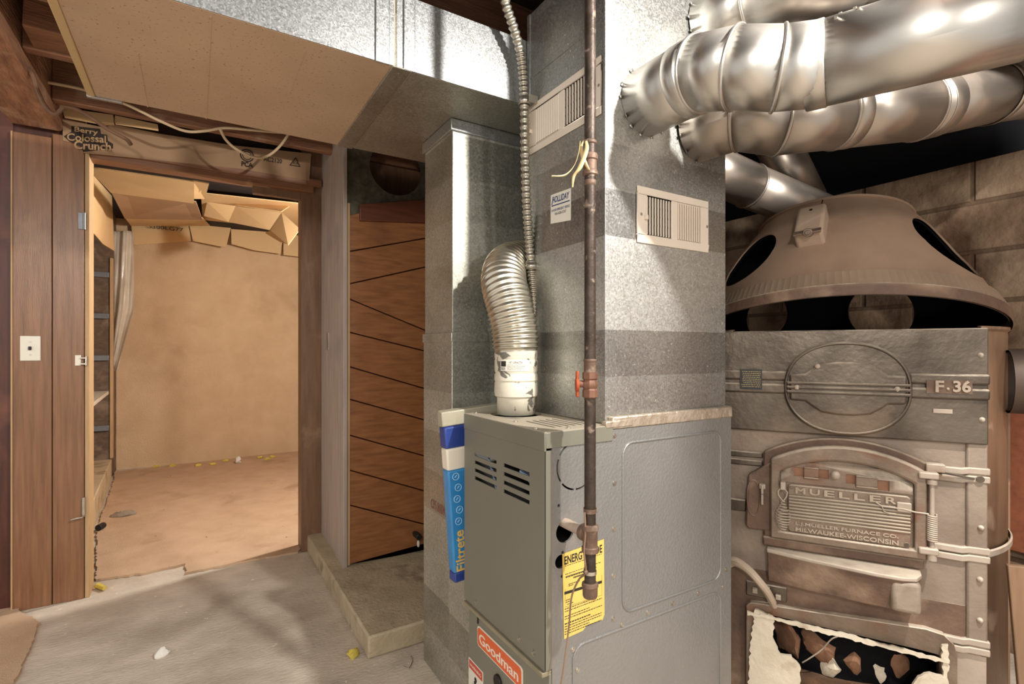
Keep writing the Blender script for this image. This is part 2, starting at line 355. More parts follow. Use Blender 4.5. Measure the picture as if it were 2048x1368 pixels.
# door frame : a door without a leaf
fr = bpy.data.objects.new('door_1', None); COL.objects.link(fr); fr.location = (.05, 3.26, 0); fr['kind'] = 'structure'
build(MB().box(.535, .655, 3.25, 3.36, 0, 2.42), 'right_jamb', TRIMW, fr, bevel=.003)
build(MB().box(-.455, -.437, 3.205, 3.33, 0.0, 2.20), 'left_jamb', LIGHTWOOD, fr, bevel=.002)
build(MB().box(-.465, .60, 3.215, 3.31, 2.135, 2.185), 'header_board', TRIMH, fr, bevel=.003, jit=.004, jscale=3)
build(MB().box(-.30, .64, 3.195, 3.215, 2.165, 2.208), 'header_lath', TRIMH, fr, bevel=.002)
build(MB().box(.28, .535, 3.27, 3.31, 2.095, 2.14), 'header_shim', TRIMW, fr, bevel=.002)
# joists across the ceiling
J = [(.30, 'joist over the camera end of the big pipes'), (1.06, 'old brown joist above the tall plenum'), (1.66, 'reddish old joist crossing above the long flat duct'),
     (2.10, 'brown joist along the back edge of the flat duct'), (2.50, 'splintered old joist between timber beam and flat duct'), (2.95, 'dark reddish joist just in front of the doorway')]
for i, (y, lab) in enumerate(J):
    x0, x1 = (-.53, 2.7) if y > .4 else (-.2, 2.7)
    o = build(MB().box(x0, x1, y, y+.045, 2.29, 2.52), 'ceiling_joist', JOISTW, bevel=.004, jit=.003, jscale=5)
    tag(o, lab, 'joist', 'old ceiling joists')
o = build(MB().box(-.5, -.2, 2.36, 2.50, 2.30, 2.42), 'wood_block', JOISTW, bevel=.004, jit=.006, jscale=9); tag(o, 'short splintered wood block nailed against the joist beside the timber beam', 'block')
bm_ = MB().box(-.72, -.53, .9, 3.2, 2.235, 2.5)
o = build(bm_, 'timber_beam', BEAMW, bevel=.012, jit=.01, jscale=9); tag(o, 'thick rough-sawn timber beam at the top left, ending at the paneled wall', 'beam')
# left panel
pan = t = thing('wall_paneling', 'dark brown grooved wood wall panel left of the doorway, with a light switch', 'panel', (-.58, 3.21, 0))
build(MB().box(-.711, -.575, 3.20, 3.23, .0, 2.2), 'panel_board', PANEL, t, bevel=.002)
build(MB().box(-.572, -.457, 3.20, 3.23, .0, 2.22), 'panel_board', PANEL, t, bevel=.002)
build(MB().box(-.716, -.710, 3.195, 3.232, .0, 2.2), 'edge_strip', LIGHTWOOD, t)
sw = thing('switch_plate', 'ivory toggle switch plate on the dark grooved wood panel', 'switch', (-.649, 3.195, 1.15))
build(MB().box(-.685, -.613, 3.193, 3.2005, 1.15, 1.265), 'cover_plate', SWITCHP, sw, bevel=.003)
build(MB().box(-.654, -.644, 3.180, 3.194, 1.20, 1.216), 'toggle', BLACKR, sw, bevel=.002)
build(MB().screw((-.649, 3.193, 1.237), (0,-1,0), .0035, .002), 'plate_screw', CHROME, sw)
build(MB().screw((-.649, 3.193, 1.178), (0,-1,0), .0035, .002), 'plate_screw', CHROME, sw)
h = build(MB().box(-.478, -.458, 3.192, 3.2, 1.78, 1.86), 'door_hinge', STEELGREY, pan, bevel=.001)
build(MB().cyl((-.455, 3.19, 1.78), (-.455, 3.19, 1.86), .006), 'hinge_barrel', STEELGREY, h)
h = build(MB().box(-.49, -.468, 3.194, 3.2, 1.125, 1.175), 'door_catch', SWITCHP, pan, bevel=.001)
build(MB().box(-.468, -.446, 3.180, 3.198, 1.13, 1.137).box(-.468, -.446, 3.180, 3.198, 1.158, 1.165).box(-.45, -.444, 3.178, 3.2, 1.125, 1.17), 'catch_jaw', CHROME, h, bevel=.001)
h = build(MB().box(-.462, -.452, 3.185, 3.2, .40, .49), 'broken_latch', CHROME, pan, bevel=.001, jit=.002, jscale=40)
build(MB().tube([(-.457,3.19,.41),(-.46,3.17,.40),(-.48,3.165,.40),(-.50,3.17,.395)], .004), 'latch_hook', CHROME, h)
# ================================================================== STORE ROOM BEHIND THE DOORWAY
def zpoly(pts, z, th): return MB().prism([onZ(x, y, z) for x, y in pts], (0, 0, th))
def rough_edge(pts, z, th, amp, step=.02):
    P = [onZ(x, y, z) for x, y in pts]; out = []
    for i, a in enumerate(P):
        b = P[(i+1) % len(P)]; n = max(1, int((b-a).length/step))
        for k in range(n):
            p = a.lerp(b, k/n); out.append(p + V((random.uniform(-amp, amp), random.uniform(-amp, amp), 0)))
    return MB().prism(out, (0, 0, th))
o = build(rough_edge([(192,1163),(285,1150),(370,1132),(372,1149),(500,1124),(596,1107),(620,1075),(600,903),(229,946),(228,962),(194,1062)], .001, .012, .006), 'carpet', CARPET)
tag(o, 'large tan stained carpet covering the floor beyond the doorway', 'carpet')
o = build(rough_edge([(-160,1195),(-10,1185),(24,1200),(40,1228),(78,1250),(60,1300),(28,1372),(-40,1480),(-400,1500)], .001, .014, .006), 'carpet', CARPET)
tag(o, 'ragged piece of pinkish tan carpet on the floor at the bottom left', 'carpet')
rl = MB()
for k in range(3): rl.tube([onZ(-60,1190-k*8,.05+.035*k)+V((0,.0,0)), onZ(-10,1180-k*8,.05+.035*k), onZ(22-k*5,1168-k*8,.05+.035*k)], [.05,.055,.03], 12)
o = build(rl, 'carpet_roll', CARPET, jit=.02, jscale=12); tag(o, 'crumpled roll of tan carpet leaning at the foot of the wood panel', 'carpet')
# left wall of the store room: strips, post, shelf
for k, (y0, lab) in enumerate([(549,'topmost of the grey metal strips across the dark studs'),(632,'second grey metal strip from the top on the dark studs'),(716,'third grey metal strip, just above the white shelf'),(857,'grey metal strip just below the white corner shelf'),(928,'lowest grey metal strip, just above the pale block')]):
    p = onY(200, y0, 5.98); zz = p.z
    o = build(MB().box(-.915, -.675, 5.968, 5.999, zz-.024, zz+.024), 'metal_strip', STEELGREY, bevel=.003); tag(o, lab, 'strip', 'grey metal strips on the left wall')
o = build(MB().box(-.671, -.648, 5.985, 6.05, .20, 2.05), 'stud_post', LIGHTWOOD, bevel=.003); tag(o, 'pale upright lumber stud beside the hanging plastic sheet', 'post')
sh = MB().prism([V((-.675,5.966,.795)), V((-.918,5.966,.795)), V((-.918,4.2,.795)), V((-.60,4.3,.795))], (0,0,.03))
o = build(sh, 'corner_shelf', BADGEW, bevel=.003); tag(o, 'white triangular shelf board on the dark studs inside the doorway', 'shelf')
o = build(MB().prism([V((-.915,4.3,0)), V((-.575,4.35,0)), V((-.652,5.96,0)), V((-.915,5.96,0))], (0,0,.2)), 'low_block', PALEBOX, bevel=.008, jit=.006); tag(o, 'low pale plastered block along the left wall inside the doorway', 'block')
# plastic sheet: a gathered hanging film
pl = MB(); rs = []
nu, nv = 26, 30
g = []
for j in range(nv+1):
    v = j/nv; row = []
    xl = 228+4*v-12*v*v; xr = 266+2*math.sin(v*3)-30*max(0, v-.55)**1.0/.45
    if v > .85: xl -= 6*(v-.85)/.15
    yl = 462+285*v
    for i in range(nu+1):
        u = i/nu; p = onY(xl+(xr-xl)*u, yl-14*u*(1 if v > .5 else 0)*(v-.5), 6.30)
        p.y += .02*math.sin(u*8+v*3)+.006*math.sin(u*23+9*v)+.006*math.sin(v*17+u*5)-.05*v*u
        row.append(p)
    g.append(row)
vs_ = [p for r in g for p in r]; fs = [(j*(nu+1)+i, j*(nu+1)+i+1, (j+1)*(nu+1)+i+1, (j+1)*(nu+1)+i) for j in range(nv) for i in range(nu)]
pl.add(vs_, fs)
o = build(pl, 'plastic_sheet', PLASTIC, ang=80, solid=.0012); tag(o, 'clear crinkled plastic sheet hanging in the corner beyond the doorway', 'plastic')
# cardboard on ceiling and walls
def card(pts, label, m=CARD, th=.006, group='cardboard sheets lining the store room', d=None):
    P = [onY(x, y, Y) for x, y, Y in pts]
    n = (P[1]-P[0]).cross(P[2]-P[0]).normalized()
    o = build(MB().prism(P, n*th), 'cardboard_sheet', m); tag(o, label, 'cardboard', group); return o
card([(172,334,3.36),(388,364,3.36),(388,407,3.95),(222,386,3.9)], 'plain cardboard sheet overhead just inside the doorway')
card([(386,362,3.40),(418,368,3.4),(410,398,3.95),(386,398,3.95)], 'narrow printed cardboard strip overhead beside the plain front sheet')
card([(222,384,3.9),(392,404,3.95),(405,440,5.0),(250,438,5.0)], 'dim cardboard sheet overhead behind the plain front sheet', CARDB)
card([(402,386,4.75),(625,410,4.6),(625,462,5.6),(405,440,5.6)], 'light cardboard sheet overhead in the right of the doorway')
card([(250,436,5.0),(405,436,5.0),(420,452,6.3),(262,452,6.3)], 'cardboard strip overhead along the top of the back wall')
card([(176,338,3.9),(224,392,5.4),(229,502,5.6),(206,488,5.0),(178,455,3.9)], 'cardboard flap hung down over the top of the left studs')
card([(262,448,6.40),(378,450,6.38),(382,482,6.36),(268,490,6.36)], 'leftmost of the cardboard flaps hanging on the back wall')
card([(378,448,6.36),(462,455,6.34),(452,495,6.30),(386,482,6.34)], 'second cardboard flap from the left on the back wall')
card([(462,458,6.34),(566,466,6.34),(562,508,6.32),(510,501,6.32),(463,488,6.32)], 'third cardboard flap on the back wall, under the open carton')
card([(567,466,6.34),(625,470,6.34),(622,516,6.32),(567,510,6.32)], 'rightmost cardboard flap hanging on the back wall')
bx = thing('open_carton', 'open cardboard carton hanging from the ceiling in the doorway, end flap tilted', 'carton', tuple(onY(520,440,5.0)))
def cardpart(name, pts, m=CARD):
    P = [onY(x, y, Y) for x, y, Y in pts]; n = (P[1]-P[0]).cross(P[2]-P[0]).normalized()
    return build(MB().prism(P, n*.006), name, m, bx)
cardpart('side_flap', [(414,404,5.0),(471,412,4.9),(457,444,5.0),(408,432,5.1)])
cardpart('bottom_panel', [(471,412,4.9),(563,425,4.6),(543,461,4.7),(457,444,5.0)])
cardpart('end_flap', [(563,425,4.6),(600,458,4.45),(576,490,4.5),(541,461,4.7)])
cardpart('back_panel', [(471,411,4.9),(563,424,4.6),(600,400,5.0),(500,388,5.2)])
cardpart('inner_flap', [(541,461,4.72),(576,489,4.52),(560,484,4.8),(530,466,4.9)])
# insulation bit behind carton
text('S300LG77', 'printing', INK, bx, onY(296,456,6.34), (1,0,0), (0,0,1), .30, .035)
# skirting debris along back wall
for k, (x, y) in enumerate([(312,933),(345,931),(397,930),(425,928),(451,921),(520,915),(545,913),(535,918),(570,897)]):
    o = build(MB().ball(onZ(x, y, .02), .022, 8, (1.6,1,.6)), 'foam_crumb', FOAM, jit=.012, jscale=60); tag(o, 'yellow foam crumb on the carpet along the foot of the back wall', 'crumb', 'yellow foam crumbs along the back wall')
o = build(MB().ball(onZ(476,922,.035), .03, 10, (.9,.9,1.3)), 'paper_scrap', LINT, jit=.02, jscale=40); tag(o, 'crumpled white scrap standing on the carpet at the foot of the back wall', 'scrap')
o = build(MB().ball(onZ(248,1028,.02), .05, 10, (1.6,1,.35)), 'lint_clump', mat('grey_lint','#9d8d7c','#877868',rough=1,scale=40), jit=.02, jscale=40); tag(o, 'grey lint clump on the carpet near the back left corner', 'lint')
o = build(MB().cyl(onZ(196,1056,.035), onZ(207,1050,.035), .02, n=14), 'pipe_stub', BLACKR, bevel=.003); tag(o, 'short black pipe stub lying at the foot of the pale low block', 'pipe')
# ================================================================== CARDBOARD ABOVE THE DOOR
bc = thing('printed_cardboard', 'flattened printed cereal carton fixed above the doorway header', 'cardboard', (0, 3.2, 2.2))
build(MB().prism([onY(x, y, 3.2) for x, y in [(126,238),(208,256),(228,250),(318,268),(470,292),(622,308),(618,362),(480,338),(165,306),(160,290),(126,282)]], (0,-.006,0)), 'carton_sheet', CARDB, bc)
build(MB().prism([onY(x, y, 3.2) for x, y in [(128,222),(228,236),(229,252),(205,250),(130,236)]], (0,-.03,.004)), 'torn_flap', CARD, bc)
build(MB().prism([onY(x, y, 3.2) for x, y in [(231,236),(316,254),(317,262),(231,249)]], (0,-.025,.004)), 'torn_flap', CARD, bc)
def slanted(s, x0, y0, x1, y1, hpx, m, par, Y=3.19, bold=.0, depth=.0008):
    a = onY(x0, y0, Y); b = onY(x1, y1, Y); h_ = (onY(x0, y0-hpx, Y)-a).length
    return text(s, 'printing', m, par, a, b-a, (0,0,1), (b-a).length, h_, depth, bold)
CARDINK = flat('carton_ink', '#2c211a', .8)
CARDTXT = flat('carton_letter_fill', '#b08c66', .8)
build(MB().prism([onY(x, y, 3.194) for x, y in [(143,252),(200,258),(202,268),(214,270),(216,282),(226,288),(226,297),(166,304),(160,292),(140,284),(128,273),(143,264)]], (0,-.003,0)), 'logo_shadow', CARDINK, bc)
slanted('Berry', 149, 266, 196, 273, 13, CARDTXT, bc, 3.189, .02)
slanted('Colossal', 134, 281, 212, 286, 15, CARDTXT, bc, 3.189, .02)
slanted('Crunch', 148, 298, 222, 302, 17, CARDTXT, bc, 3.189, .03)
slanted('PCA', 483, 332, 506, 336, 10, CARDINK, bc, bold=.03)
slanted('AC2120', 527, 322, 564, 327, 9, CARDINK, bc, bold=.01)
tri = [onY(591,316,3.19), onY(600,333,3.19), onY(580,330,3.19)]
build(MB().tube(tri, .004, 6, closed=True), 'recycling_mark', CARDINK, bc)
slanted('PCA', 586, 328, 596, 329, 5, CARDINK, bc)
cc = onY(494, 311, 3.192)
build(MB().tube([cc+V((.032*math.cos(a), 0, .032*math.sin(a))) for a in [k*math.pi/12 for k in range(24)]], .003, 6, closed=True).tube([cc+V((.022*math.cos(a), 0, .022*math.sin(a))) for a in [k*math.pi/12 for k in range(24)]], .002, 6, closed=True), 'round_stamp', CARDINK, bc)
# cables
def cable(pts, r, m, name, label, cat='cable', n=8, sub=10):
    P = [V(p) for p in pts]; out = []
    for i in range(len(P)-1):
        p0 = P[max(i-1,0)]; p1 = P[i]; p2 = P[i+1]; p3 = P[min(i+2,len(P)-1)]
        for k in range(sub):
            t_ = k/sub; out.append(.5*((2*p1)+(p2-p0)*t_+(2*p0-5*p1+4*p2-p3)*t_*t_+(3*p1-p0-3*p2+p3)*t_**3))
    out.append(P[-1])
    o = build(MB().tube(out, r, n), name, m); tag(o, label, cat); return o
def smooth(pts, sub=10):
    P = [V(p) for p in pts]; out = []
    for i in range(len(P)-1):
        p0 = P[max(i-1,0)]; p1 = P[i]; p2 = P[i+1]; p3 = P[min(i+2,len(P)-1)]
        for k in range(sub):
            t_ = k/sub; out.append(.5*((2*p1)+(p2-p0)*t_+(2*p0-5*p1+4*p2-p3)*t_*t_+(3*p1-p0-3*p2+p3)*t_**3))
    out.append(P[-1]); return out
cable([onY(x, y, 2.9) for x, y in [(86,163),(170,180),(250,208),(320,242),(370,262),(410,262),(450,256),(500,260),(560,265),(590,265)]], .0065, CABLEW, 'cable', 'long cream cable sagging above the doorway below the flat duct')
cable([onY(x, y, 2.88) for x, y in [(440,258),(452,280),(475,300),(510,315),(535,312),(560,292),(580,264)]], .0065, CABLEW, 'cable', 'short loop of cream cable hanging in front of the printed cardboard')
cable([onY(x, y, 2.6) for x, y in [(-20,122),(35,128),(62,145),(76,185),(92,215),(110,228),(126,216)]], .008, CABLEB, 'cable', 'old brown cable draped over the end of the timber beam')
cable([onY(x, y, 3.0) for x, y in [(120,212),(150,218),(180,234),(215,258),(252,278),(262,290)]], .009, CABLEB, 'cable', 'bent brown cable dropping over the cereal carton')
# ================================================================== STEP, GREY BOARD, PLANKS, OLD SHEET
o = build(MB().box(.57, 2.6, 1.985, 3.3, 0, .096), 'concrete_step', SLAB, bevel=.008, jit=.008, jscale=7); tag(o, 'raised concrete step slab in front of the plank panel', 'step')
t = thing('grey_board', 'tall grey painted board standing on the concrete step right of the doorway', 'board', (.67, 3.0, .09))
build(MB().box(.648, .70, 2.86, 3.245, .09, 2.5), 'wide_board', GREYBOARD, t, bevel=.003)
build(MB().box(.640, .660, 2.67, 2.855, .09, 2.42), 'edge_board', GREYBOARD, t, bevel=.003)
build(MB().box(.642, .648, 3.04, 3.07, 1.20, 1.30), 'strike_plate', CHROME, t)
pk = thing('plank_panel', 'orange-brown diagonal plank panel on the concrete step beside the tall duct', 'panel', (.9, 2.69, .09))
X0, X1 = .672, 1.45
lines = [(430,398),(503,478),(568,536),(597,657),(664,700),(733,775),(798,838),(870,910),(940,980),(1010,1047),(1131,1091)]
def ln(k):
    a = onY(697, lines[k][0], 2.68).z; b = onY(842, lines[k][1], 2.68).z; sl = (b-a)/(1.06-.668)
    return lambda x: a+sl*(x-.668)
bd = MB()
for k in range(len(lines)-1):
    f0, f1 = ln(k), ln(k+1); g_ = .003
    bd.prism([(X0, 2.68, f0(X0)-g_), (X1, 2.68, f0(X1)-g_), (X1, 2.68, f1(X1)+g_), (X0, 2.68, f1(X0)+g_)], (0, .02, 0))
build(bd, 'boards', PLANK, pk, bevel=.003)
build(MB().prism([onY(720,408,2.66), onY(860,398,2.66), onY(860,446,2.66), onY(720,441,2.66)], (0,.02,0)), 'top_rail', mat('dark_red_plank','#6e3d28','#57301f',rough=.45,scale=4,st=(1,1,12)), pk, bevel=.003)
build(MB().box(.662, .674, 2.676, 2.70, .10, 1.95), 'edge_strip', LIGHTWOOD, pk)
build(MB().box(X0, X1, 2.705, 2.72, .097, 1.84), 'backing', DARKRED, pk)
o = build(MB().box(.66, 1.4, 2.70, 2.704, 1.85, 2.42), 'sheet_metal', SHEETOLD)
hc = onY(792, 338, 2.70)
cut(o, [MB().cyl((hc.x, 2.6, hc.z), (hc.x, 2.8, hc.z), .142, n=64)]); tag(o, 'mottled dull sheet metal with a round hole above the plank panel', 'sheet')
o = build(MB().box(.72, 1.4, 2.98, 3.02, 1.8, 2.5), 'back_board', TRIMW, bevel=.003); tag(o, 'brown board seen through the round hole in the dull metal sheet', 'board')
k_ = onZ(828, 1063, .16)
o = build(MB().cyl((1.02, 2.66, .20), (1.02, 2.60, .20), .016, n=16).cyl((1.02,2.68,.20),(1.02,2.64,.20),.011), 'door_stop', BLACKR, bevel=.002); tag(o, 'black rubber knob low on the plank panel by the tall duct', 'knob')
o = build(MB().ball((1.035, 2.655, .145), .014, 10, (.6,.5,1.4)), 'white_tag', LINT); tag(o, 'small white plug hanging under the black rubber knob', 'plug')
o = build(MB().ball(onZ(324,1306,.012), .018, 8, (1.5,.8,.7)), 'paper_scrap', LINT, jit=.014, jscale=50); tag(o, 'crumpled white paper scrap in the middle of the concrete floor', 'scrap')
o = build(MB().ball(onZ(706,1305,.015), .024, 10, (1.1,1,.7)), 'foam_chunk', FOAM, jit=.012, jscale=50); tag(o, 'yellow foam chunk on the floor by the corner of the concrete step', 'foam')
o = build(MB().cyl(onZ(194,1171,.014), onZ(209,1177,.014), .013, .01, n=12), 'foam_plug', FOAM, jit=.004, jscale=60); tag(o, 'yellow foam plug on the floor at the foot of the wood panel', 'foam')
cable([onZ(806,1332,.004), onZ(818,1336,.004), onZ(825,1322,.006), onZ(822,1312,.004)], .002, CHROME, 'wire_snip', 'curled snip of grey wire on the floor beside the tall duct', 'wire')
# ================================================================== MAIN DUCT + DROP DUCT
md_ = thing('main_duct', 'long flat galvanized return duct across the ceiling, dusty tan underneath', 'duct', (.4, 1.73, 2.0))
DY0, DY1, DZ0, DZ1 = 1.41, 2.07, 2.0, 2.21
sx_ = onY(791, 100, DY0).x
def duct(x0, x1): return MB().box(x0, x1, DY0, DY1, DZ0, DZ1)
build(MB().box(-.268, sx_, DY0+.0015, DY1, DZ0, DZ1-.001), 'duct_section', DUCT_TAN, md_, bevel=.002)
build(MB().box(sx_, 1.26, DY0+.0015, DY1, DZ0, DZ1-.001), 'duct_section', GALV_DROP, md_, bevel=.002)
build(MB().box(-.268, sx_-.004, DY0-.001, DY0+.0025, DZ0+.0005, DZ1), 'front_sheet', GALV_DUCT, md_)
build(MB().box(sx_+.004, 1.258, DY0-.001, DY0+.0025, DZ0+.0005, DZ1), 'front_sheet', GALV_DUCT, md_)
for px0, px1 in ((750, 778), (806, 829)):
    a = onY(px0, 60, DY0).x; b = onY(px1, 60, DY0).x
    build(MB().box(a, b, DY0-.007, DY0-.0005, DZ0-.004, DZ1), 'drive_cleat', GALV_DUCT, md_, bevel=.002)
a = onY(815, 60, DY0).x
build(MB().box(a-.045, a+.012, DY0-.006, DY1, DZ0-.005, DZ0-.0005), 'bottom_cleat', GALV_DROP, md_, bevel=.002)
build(MB().box(-.288, -.268, DY0-.005, DY1+.004, DZ0-.003, DZ1), 'end_flange', DUCT_TRIM, md_, bevel=.002)
build(MB().box(-.29, -.20, DY1, DY1+.012, DZ0-.006, DZ0+.02), 'corner_clip', GALV_DUCT, md_, bevel=.001)
build(MB().box(.03, .034, DY0+.02, DY1-.0, DZ0-.0012, DZ0-.0002).box(-.135, -.131, DY0+.3, DY1, DZ0-.0012, DZ0-.0002).box(.25, .252, DY0+.05, DY0+.33, DZ0-.0012, DZ0-.0002), 'sheet_seam', DUCT_TAN, md_)
dd = thing('drop_duct', 'tall square galvanized drop duct hanging from the flat duct down to the floor', 'duct', (.98, 1.75, 0))
QX0, QX1, QY0, QY1 = .758, 1.22, 1.625, 1.875
build(MB().box(QX0, QX1, QY0, QY1, 1.25, 1.97), 'upper_section', GALV_DROP, dd, bevel=.002)
build(MB().box(QX0-.004, QX1, QY0-.004, QY1+.004, 0.0, 1.235), 'lower_section', GALV_DROP, dd, bevel=.002)
build(MB().box(QX0-.008, QX1+.004, QY0-.008, QY1+.008, 1.228, 1.262), 'band', GALV_DROP, dd, bevel=.003)
build(MB().box(QX0-.009, QX1+.006, QY0-.009, QY1+.009, 1.958, 1.999), 'collar', GALV_DUCT, dd, bevel=.003)
a = onX(862, 1004, QX0-.0045); b = onX(900, 1030, QX0-.0045)
text('CFS 8604 80', 'stamp', INKRED, dd, a-V((.0006,0,.02)), (0,-1,0), (0,0,1), (b-a).length*.95, .035, .0006)
bt = build(MB().box(.742, 1.25, 1.447, 1.62, 0, .455), 'return_boot', GALV_DROP, bevel=.003); tag(bt, 'low galvanized boot joining the tall duct to the furnace', 'boot')
# filter package
fx = Matrix.Translation(V((.703, 1.51, .458))) @ Matrix.Rotation(math.radians(-4), 4, 'Y')
fp_ = thing('filter_package', 'blue plastic-wrapped air filter slid between the furnace and the tall duct', 'filter', (.703, 1.51, .458))
def FB(): return MB(fx)
build(FB().box(0, .42, -.022, .022, .03, .36), 'blue_wrap', FILTBLUE, fp_, bevel=.006)
build(FB().box(0, .42, -.023, .023, .36, .43), 'white_stripe', BADGEW, fp_, bevel=.006)
build(FB().box(-.002, .42, -.023, .023, .43, .50), 'navy_header', FILTNAVY, fp_, bevel=.006)
build(FB().box(-.006, .42, -.018, .018, .50, .55), 'clear_flap', mat('milky_plastic','#b3ad98','#a39d89',rough=.3,scale=9,bump=.3,bs=20), fp_, bevel=.004, jit=.006, jscale=30)
build(FB().box(0, .42, -.021, .021, .0, .03), 'bottom_fold', FILTNAVY, fp_, bevel=.005, jit=.004, jscale=40)
text('Filtrete', 'lettering', FILTGOLD, fp_, fx @ V((.042, -.0225, .035)), (fx.to_3x3() @ V((0,0,1))), (fx.to_3x3() @ V((-1,0,0))), .13, .034, .0008, .02)
ic = MB(fx)
for k in range(5):
    c = V((.026+.006*(k % 2), -.023, .195+.036*k)); ic.tube([c+V((.011*math.cos(a), 0, .011*math.sin(a))) for a in [q*math.pi/8 for q in range(16)]], .0012, 5, closed=True)
    ic.tube([c+V((-.004,0,-.003)), c+V((.004,0,.004))], .0012, 5)
build(ic, 'icons', flat('pale_blue_ink', '#a9d3ec', .4), fp_)
# ================================================================== NEW FURNACE
FX0, FX1, FY0, FY1, FZ = .736, 1.425, 1.011, 1.441, 1.003
fu = thing('furnace', 'grey upright gas furnace with orange badge in the middle of the basement', 'furnace', (1.08, 1.226, 0))
T_ = .006
side = build(MB().box(FX0, FX1, FY0, FY0+T_, .0, FZ-.012), 'side_panel', JACKET, fu)
def ycyl(x, z, r, n=28, y=FY0): return MB().cyl((x, y-.05, z), (x, y+.05, z), r, n=n)
cuts = [ycyl(.775, .753, .027), ycyl(.762, .682, .017, 20), ycyl(.756, .82, .004, 10), ycyl(.768, .703, .004, 10), ycyl(.766, .645, .004, 10)]
# perforated round knock-out
kc, kr = (.811, .912), .062
for a0, a1 in ((95,150),(160,215),(222,262),(268,300),(-40,-5),(5,30)):
    mbk = MB(); pts_o = []; pts_i = []
    for q in range(9):
        a = math.radians(a0+(a1-a0)*q/8); pts_o.append(V((kc[0]+kr*math.cos(a), FY0-.02, kc[1]+kr*math.sin(a)))); pts_i.append(V((kc[0]+(kr-.0045)*math.cos(a), FY0-.02, kc[1]+(kr-.0045)*math.sin(a))))
    for q in range(8):
        pass
    mbk.prism(pts_o+pts_i[::-1], (0,.04,0)); cuts.append(mbk)
cut(side, cuts)
build(MB().box(FX0, FX1, FY1-T_, FY1, 0, FZ-.012).box(FX1-T_, FX1, FY0+T_, FY1-T_, 0, FZ-.012), 'rear_panels', JACKET, fu)
tp = build(MB().box(FX0-.022, FX1, FY0-.001, FY1+.001, FZ-.008, FZ), 'top_panel', CABTOP, fu)
flc = (.842, 1.345)
sl = [MB().cyl((flc[0], flc[1], .9), (flc[0], flc[1], 1.1), .078, n=40)]
for k in range(6):
    x = .775+.022*k
    sl.append(MB().box(x, x+.010, 1.06, 1.20, .9, 1.1))
for k in range(6): sl.pop() if False else None
cut(tp, sl)
build(MB().box(FX0-.024, FX0-.018, FY0-.002, FY1+.002, FZ-.047, FZ-.002).box(FX0-.02, .93, FY0-.0035, FY0-.0005, FZ-.04, FZ-.002), 'top_fold', CABINET, fu, bevel=.001)
build(MB().box(FX0+.02, FX1-.05, FY0+.09, FY1-.03, .05, .70), 'inner_chassis', DARKMETAL, fu)
build(MB().box(.765,.915,1.05,1.21,.955,.985), 'vent_slot_shade', DARK, fu)  # black plate stands in for the dark interior under the lid slots
build(MB().tube(smooth([(0.776,1.07,.74),(0.806,1.09,.80),(0.766,1.12,.86),(0.756,1.2,.88)]), .004, 6).tube(smooth([(0.731,1.27,.80),(0.736,1.30,.84),(0.734,1.33,.89)]), .004, 6).tube(smooth([(0.732,1.05,.86),(0.746,1.09,.85),(0.736,1.15,.88)]), .007, 8), 'burner_wiring', flat('wire_insulation','#8fa3c4',.5), fu)
# upper door
DX = .714
ud = build(MB().box(DX, DX+.003, FY0, FY1+.002, .428, FZ-.046), 'upper_door', CABINET, fu)
for y in (FY0, FY1): build(MB().box(DX+.0005, FX0, y, y+.002, .428, FZ-.046), 'door_flange', CABINET, fu)
slots = []
for (ya, yb, za) in ((1.375, 1.243, .893), (1.205, 1.077, .893)):
    for k in range(4):
        z = za-.0235*k; slots.append(MB().tube([(DX-.02, yb+.005, z-.004), (DX+.02, yb+.005, z-.004)], .0055, 12)); 
        slots[-1] = MB().box(DX-.02, DX+.02, yb, ya, z-.0105, z)
cut(ud, slots)
build(MB().box(FX0-.001, FX0+.004, FY0+.002, FY1-.002, .42, .47).box(DX+.002, FX0+.002, FY0+.002, FY1-.002, .425, .431), 'door_return', CABINET, fu)
lip = MB().box(DX-.006, FX0, FY0+.002, FY1-.002, .412, .424)
build(lip, 'door_lip', mat('door_lip_dusty','#9a9078','#867d68',rough=.5,metal=.2,scale=20), fu, bevel=.002)
build(MB().box(.728, FX0, FY0+.001, FY1-.001, 0, .416), 'lower_door', CABINET, fu, bevel=.002)
for y, z in ((1.362, .448), (1.124, .452), (1.058, .450)): build(MB().screw((DX, y, z), (-1,0,0), .0055, .004), 'door_screw', CHROME, fu)

# badge
BX = .7275
def yz(pts, x, d): return MB().prism([V((x, y, z)) for y, z in pts], (d, 0, 0))
def rrect(y0, y1, z0, z1, r, n=5):
    out = []
    for cy, cz, a0 in ((y1-r, z1-r, 0), (y0+r, z1-r, 90), (y0+r, z0+r, 180), (y1-r, z0+r, 270)):
        for k in range(n+1):
            a = math.radians(a0+90*k/n); out.append((cy+r*math.cos(a), cz+r*math.sin(a)))
    return out
build(yz(rrect(1.127, 1.377, .312, .372, .012), BX, -.003), 'badge_rim', BADGEW, fu)
build(yz(rrect(1.131, 1.373, .316, .368, .010), BX-.003, -.0012), 'badge_plate', BADGE, fu)
text('Goodman', 'brand_lettering', BADGEW, fu, (BX-.0043, 1.362, .3265), (0,-1,0), (0,0,1), .218, .030, .0008, .012)
build(yz(rrect(1.345, 1.439, .12, .244, .003), BX, -.001), 'warning_label', PAPER, fu)
build(yz(rrect(1.349, 1.435, .214, .240, .002), BX-.001, -.0004), 'warning_header', REDLABEL, fu)
text('WARNING', 'label_lettering', BADGEW, fu, (BX-.0015, 1.429, .222), (0,-1,0), (0,0,1), .072, .009, .0003)
